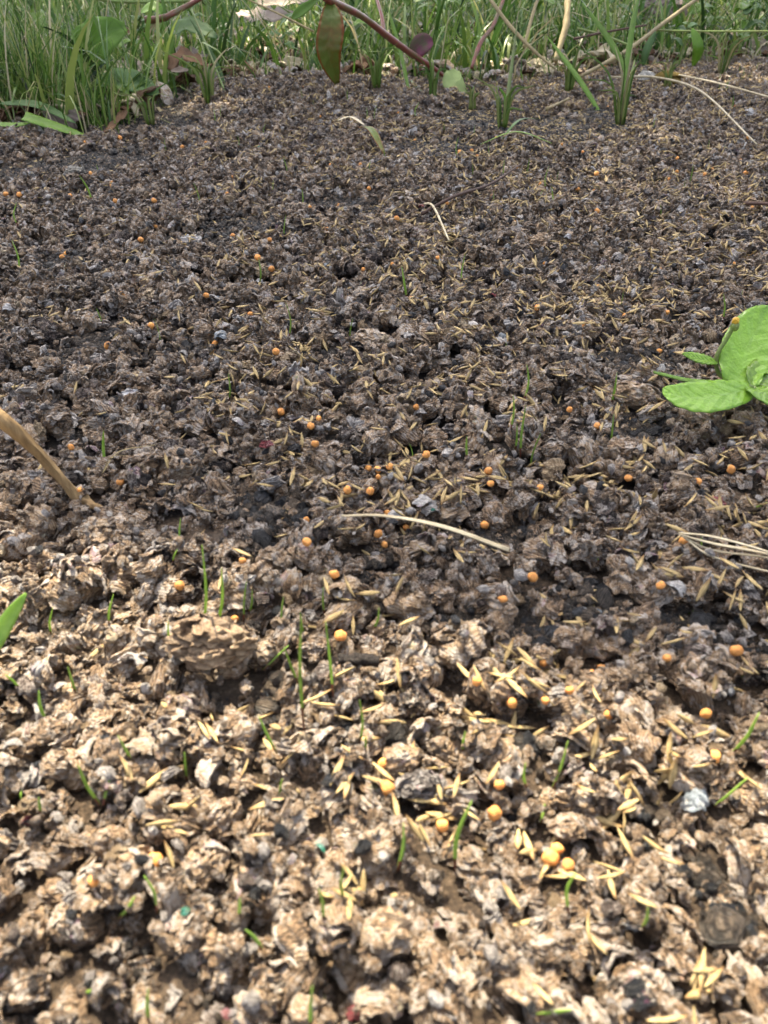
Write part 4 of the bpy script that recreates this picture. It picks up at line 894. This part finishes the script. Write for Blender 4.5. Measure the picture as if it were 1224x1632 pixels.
lf('weed_leaf', [(225, 20, 1.15), (245, 12, 1.15), (258, 22, 1.15)], 26, 'leaf', 'small green leaf at the top left of the torn stem', n=10, m=6, prof=OV)
lf('dead_leaf', [(380, 20, 1.35), (420, 28, 1.3), (470, 20, 1.3)], 40, 'greyleaf', 'pinkish grey dead leaf lying behind the mound', n=12, m=6, ripple=.2)
lf('dead_leaf', [(410, 5, 1.5), (450, 5, 1.5), (500, -2, 1.5)], 30, 'greyleaf', 'pale brown dead leaf far behind the mound', n=10, m=6, ripple=.2)
for k, P in enumerate([[(305, 15, 1.0), (330, 75, .97), (360, 150, .93)], [(185, 35, 1.0), (200, 85, .97), (207, 128, .94)], [(375, -10, 1.08), (440, 20, 1.05), (500, 50, 1.02)]]):
    tb('dry_stalk', P, [4, 5], ['greenstem', 'dullleaf', 'tanstem'][k], ['thick green stalk leaning down to the mound edge', 'grey green stalk standing over the wilted blade', 'dull tan stalk crossing behind the drooping leaf'][k], 'stalk', n=12, seg=6)
# reddish weed with drooping leaf
rb = empty('red_stemmed_weed', atY(716, 128, 1.02), 'weed with glossy red stems and a long drooping green leaf', 'weed')
tb('stem', [(716, 128, 1.02), (690, 108, 1.0), (655, 85, .97), (618, 58, .94), (575, 25, .9), (528, 2, .86), (505, -12, .85)], [9, 11, 14, 15, 13, 15, 12], 'redstem', None, parent=rb, n=34, seg=8, bump=.15)
tb('stem', [(612, 52, .94), (608, 25, .96), (598, -10, 1.0)], [10, 8, 7], 'redstem', None, parent=rb, n=12, seg=8)
lf('leaf', [(527, 4, .86), (528, 40, .845), (524, 85, .84), (537, 133, .85)], 42, 'redleaf', None, None, up=(.15, -1, .2), parent=rb, n=26, m=8, ripple=.10, fold=.3, prof=lambda t: max(.05, math.sin(math.pi*(t*.9+.06))**.8)); rb.children[-1]['label'] = 'drooping leaf with red edges'
lf('leaf', [(690, 66, .99), (672, 72, .99), (655, 92, .99)], 32, 'purpleleaf', None, None, up=(0, -1, .5), parent=rb, n=12, m=6, prof=OV)
lf('leaf', [(505, 0, .88), (480, 18, .88), (465, 30, .88)], 16, 'leaf', None, None, up=(0, -1, .5), parent=rb, n=12, m=6)
lf('weed_leaf', [(728, 112, .99), (722, 132, .98), (742, 152, .97)], 34, 'paleleaf', 'pale green pointed leaf at the bed edge near the red stem', up=(0, -1, .4), n=12, m=6, ripple=.1)
lf('long_grass', [(655, 128, 1.0), (682, 165, .92), (712, 220, .80)], 9, 'dullleaf', 'bluish green blade bending onto the mulch below the red stem', 'grass blade', n=14, m=2)
tb('twig', [(806, -10, 1.1), (786, 40, 1.06), (765, 70, 1.03), (752, 108, 1.0)], [8, 9, 10, 7], 'redstem', 'crooked dark red stalk right of the pale leaf', 'stalk', n=18, seg=7, bump=.3)
tb('twig', [(775, -10, 1.05), (812, 40, 1.0), (850, 80, .96), (885, 110, .93)], [8, 9, 7, 4], 'tanstem', 'thick tan stalk slanting down toward the back edge', 'stalk', n=20, seg=7)
tb('twig', [(1125, -12, 1.2), (1060, 35, 1.12), (1000, 80, 1.05), (925, 122, .98)], [8, 9, 9, 7], 'tanstem', 'long tan stalk slanting down from the top right', 'stalk', n=24, seg=7)
tb('twig', [(905, -10, 1.08), (902, 40, 1.05), (885, 98, 1.02)], [15, 14, 10], 'tanstem', 'pale split upright stalk at the back edge', 'stalk', n=16, seg=8, bump=.5)
tb('twig', [(860, -10, 1.15), (850, 20, 1.12), (835, 75, 1.08)], [7, 8, 7], 'tanstem', 'dark grey green stalk left of the pale split one', 'stalk', n=14, seg=7)
tb('twig', [(915, 62, 1.06), (960, 52, 1.08), (1030, 40, 1.1)], [6, 5, 4], 'twig', 'dark stalk lying behind the V of green blades', 'stalk', n=12, seg=6)
tb('green_stalk', [(920, 45, 1.12), (960, 56, 1.1), (1010, 75, 1.06)], [5, 6, 5], 'greenstem', 'green stalk lying across behind the back edge', 'stalk', n=12, seg=6)
tb('green_stalk', [(1040, 48, 1.12), (1120, 50, 1.12), (1240, 50, 1.12)], [4, 4, 4], 'greenstem', 'thin straight green stalk running level at the right', 'stalk', n=14, seg=6)
tb('green_stalk', [(150, -2, 1.3), (200, 3, 1.3), (300, 2, 1.3)], [7, 7, 6], 'greenstem', 'pale green stalk lying level at the top left', 'stalk', n=12, seg=6)
for k, (P, wd, lab) in enumerate([
  ([(966, 197, .88), (925, 130, .92), (872, 58, .97)], 8, 'left blade of the green V leaning over the back edge'), ([(1002, 125, .95), (975, 70, .98), (928, 5, 1.02)], 9, 'broad green blade crossing the V from the upper left'),
  ([(985, 196, .87), (996, 130, .9), (1008, 40, .94), (1020, -12, .97)], 10, 'tall upright green blade right of the V'), ([(990, 196, .87), (1000, 150, .88), (1012, 95, .9)], 7, 'short green blade at the foot of the tall one'),
  ([(803, 200, .85), (812, 130, .88), (824, 40, .92)], 6, 'tall thin blade standing on the mulch right of centre'), ([(800, 200, .85), (806, 160, .86), (795, 138, .86)], 5, 'short bent blade beside the tall thin one'),
  ([(658, 178, .93), (640, 90, .98), (618, 10, 1.02)], 6, 'thin upright blade behind the mulch near the red stem'), ([(362, 152, .95), (345, 100, .97), (300, 25, 1.0)], 6, 'slanting blade left of the mound'),
  ([(1105, 105, 1.06), (1112, 75, 1.05), (1103, 45, 1.06)], 17, 'narrow dark green leaf hanging near the back edge'), ([(1025, 105, 1.06), (1030, 80, 1.06), (1045, 50, 1.07)], 13, 'grey green leaf left of the hanging dark one')]):
    lf('long_grass' if wd < 12 else 'weed_leaf', P, wd, ['leaf', 'leaf', 'leaf', 'paleleaf', 'greenstem', 'leaf', 'leaf', 'dullleaf', 'leaf', 'dullleaf'][k], lab, 'grass blade' if wd < 12 else 'leaf', up=(0, -1, .1), n=16, m=2)
for (px, py, k, h, lab) in [(800, 202, 9, .05, 'small tuft of thin blades standing out on the far mulch'), (988, 200, 12, .075, 'tall tuft of green blades at the foot of the V'), (690, 158, 14, .05, 'tuft spilling onto the mulch below the red stem'), (752, 176, 9, .035, 'short tuft right of the pale green leaf'),
        (600, 140, 12, .05, 'tuft at the far end of the mulch mound'), (905, 150, 12, .06, 'tuft around the pale split stalk'), (1062, 142, 10, .04, 'low tuft beside the ochre crust'), (335, 165, 14, .055, 'tuft where the mound meets the grass corner'), (1150, 118, 14, .06, 'tuft beneath the leafy weeds at the back'), (240, 198, 12, .04, 'tuft overhanging the wilted blade')]:
    g = Vector(on_top(px, py)); V = []; F = []; A = []
    for q in range(k):
        a = random.random()*6.283; d = Vector((math.cos(a), math.sin(a)*.6, 0)); hh = h*random.uniform(.5, 1.1); ln = random.uniform(.2, .9)
        v, f, aa = ribbon([d*.003, d*hh*ln*.3+Vector((0, 0, hh*.6)), d*hh*ln+Vector((0, 0, hh*random.uniform(.55, 1.0)))], random.uniform(.0012, .0032), up=Vector((0, -1, .2)), n=8, m=2, fold=.4, thick=.0002, prof=lambda t: 1-t**2*.95)
        b = len(V); V += v; F += [tuple(i+b for i in x_) for x_ in f]; A += [random.choice([.42, .5, .58, .66, .72, .9])]*len(v)
    tag(link('grass_tuft', mesh_from('grass_tuft', V, F, M['grass'], attr=A), loc=g), lab, 'grass tuft', 'grass tufts on the bed edge')
# low leafy weeds at the right and behind
def weed(px, py, Y, n, size, mats, label, toothed=.2):
    b = atY(px, py, Y); e = empty('leafy_weed', b, label, 'weed', 'leafy weeds behind the bed')
    h = size*1.1
    link('stem', mesh_from('stem', *tube([b-Vector((0, 0, .01)), b+Vector((.004, .004, h*.5)), b+Vector((0, 0, h))], [.0014, .0009], n=8, seg=6, base=b), M['greenstem']), e)
    for k in range(n):
        a = random.random()*6.283; t = random.uniform(.1, 1); s = b + Vector((0, 0, h*t)); l = size*random.uniform(.45, .9)
        d = Vector((math.cos(a), math.sin(a), random.uniform(-.1, .5)))
        thing_leaf('leaf', [s, s+d*l*.5+Vector((0, 0, .12*l)), s+d*l+Vector((0, 0, -.2*l))], l*random.uniform(.25, .5), random.choice(mats), None, None, parent=e, n=9, m=4, tooth=toothed, ripple=.08, up=Vector((0, -.3, 1)), prof=OV)
WE = [(1180, 70, 1.28, 12, .045, ['leaf', 'dullleaf'], 'leafy green weed at the far right of the back border'), (1130, 60, 1.4, 9, .045, ['leaf'], 'leafy weed just left of the far right one'), (1215, 60, 1.5, 10, .06, ['leaf', 'dullleaf'], 'taller leafy weed rising at the right rim'),
      (1085, 88, 1.22, 6, .035, ['leaf', 'dullleaf'], 'low weed behind the ochre crust'), (700, 75, 1.2, 9, .05, ['leaf', 'dullleaf', 'paleleaf'], 'weed behind the purple leaf and red stems'), (650, 40, 1.35, 8, .05, ['leaf', 'dullleaf'], 'weed farther behind the red stems'),
      (560, 100, 1.2, 7, .04, ['dullleaf', 'leaf'], 'low weed right of the drooping leaf'), (450, 90, 1.25, 5, .035, ['dullleaf'], 'small dull weed behind the mound'), (225, 95, 1.05, 6, .035, ['leaf', 'dullleaf'], 'weed between the bright leaf and dead litter'),
      (740, 40, 1.5, 7, .05, ['leaf'], 'green weed behind the crooked red stalk'), (330, 40, 1.3, 6, .04, ['dullleaf'], 'dull weed above the dark curled leaf'), (850, 50, 1.4, 6, .045, ['leaf', 'dullleaf'], 'weed behind the slanting tan stalks'), (970, 50, 1.5, 6, .045, ['dullleaf'], 'dull weed behind the tall upright blade'),
      (60, 60, 1.1, 9, .05, ['leaf', 'dullleaf'], 'weed hidden in the left tuft of grass')]
for a in WE: weed(*a)
o = link('rotten_wood', clump_mesh('rotten_wood', random.Random(9), 4, 3, (1, .8, .5), 'mulch', strata=4), loc=atY(1058, 14, 1.62), rot=(.3, 0, .2), scale=.045); o.data.materials[0] = M['wood']; tag(o, 'pale pinkish rounded lump of rotten wood behind the weeds', 'wood lump')
dl = random.Random(21)
DP = [('half buried', 560, 60), ('crinkled', 610, 30), ('small', 500, 75), ('flat', 780, 90), ('torn', 830, 30), ('curled', 720, 15), ('pale tipped', 960, 85), ('broad', 1010, 25), ('upturned', 470, 50), ('thin', 380, 95), ('ragged', 200, 60), ('twisted', 930, 30), ('wide', 690, 45), ('folded', 400, 60), ('split', 110, 150), ('faded', 320, 125)]
for k, (adj, px, py) in enumerate(DP):
    g = atZ(px, py, .012); g.y = min(g.y, 1.9); a = dl.random()*6.28; l = dl.uniform(.02, .045)
    d = Vector((math.cos(a), math.sin(a), 0)); near = ['drooping leaf', 'red stems', 'slanting stalks', 'mound'][k % 4]
    thing_leaf('dead_leaf', [g, g+d*l*.5+Vector((0, 0, .012)), g+d*l], l*.6, dl.choice(['deadleaf', 'greyleaf', 'greyleaf', 'deadleaf']), f'{adj} dead leaf lying in the straw litter behind the bed', 'leaf', n=9, m=6, ripple=.25, group='dead leaves in the litter')

# ------------------------------------------------------------------ unseen tree, added to cast the shade over the far bed
def build_shade_tree():
    t = empty('added_shade_tree', (-1.4, 4.6, 0), 'unseen leafy tree added to shade the far part of the bed', 'tree')
    tr = Vector(t.location)
    HC = 3.0
    link('trunk', mesh_from('trunk', *tube([tr-Vector((0, 0, .1)), tr+Vector((.1, -.1, 1.4)), tr+Vector((.3, -.4, 3.2))], [.13, .10, .05], n=20, seg=12, bump=.2, base=tr), M['bark']), t)
    for k in range(7):
        e = Vector((random.uniform(-2.4, 1.0), random.uniform(2.4, 5.0), random.uniform(2.7, 3.3))); s = tr+Vector((.2, -.2, 1.7+.15*k))
        link('branch', mesh_from('branch', *tube([s, s.lerp(e, .5)+Vector((0, 0, .2)), e], [.04, .012], n=12, seg=7, base=tr), M['bark']), t)
    V = []; F = []; r = random.Random(8); n = 0
    sx = [p.x for p in SL]; sy = [p.y for p in SL]
    while n < 26000:
        gx = r.uniform(-1.6, 1.7); gy = r.uniform(.1, 3.6)
        if n % 3 == 0: gx = r.uniform(-.6, .7); gy = float(np.interp(gx, sx, sy)) + r.uniform(0, .14)
        h = HC + r.uniform(-.25, .35); lim = float(np.interp(gx, sx, sy))
        e = gy - lim
        if e < .012*noise.noise(Vector((gx*30, gy*30, 0)))+.004: continue  # leaves only where they cast shade beyond the shade line
        if gy > 1.0 and noise.noise(Vector((gx*4.1, gy*4.1, 6))) > .10: continue  # openings cut in the crown to let sun onto the back border
        if .45 < gy < 1.0 and noise.noise(Vector((gx*13, gy*13, 6))) > .34: continue
        p = Vector((gx, gy, 0)) + SUN*(h/SUN.z)
        L = r.uniform(.07, .13) if e > .12 else (r.uniform(.04, .06) if e > .05 else r.uniform(.02, .035)); wd = L*.6
        d = Vector((r.gauss(0, 1), r.gauss(0, 1), r.gauss(-.3, .5))).normalized(); s = d.cross(Vector((r.gauss(0, .5), r.gauss(0, .5), 1))).normalized()
        b = len(V); up = s.cross(d)*.12*L
        V += [p-tr, p-tr+d*L*.45+s*wd*.5+up, p-tr+d*L, p-tr+d*L*.45-s*wd*.5+up]; F += [(b, b+1, b+2), (b, b+2, b+3)]; n += 1
    cm = simple('tree_leaf', (.07, .13, .03), .5, .4, scale=3, transl=.12)
    tag(link('crown', mesh_from('crown', V, F, cm, smooth=False), t), kind='stuff')
build_shade_tree()
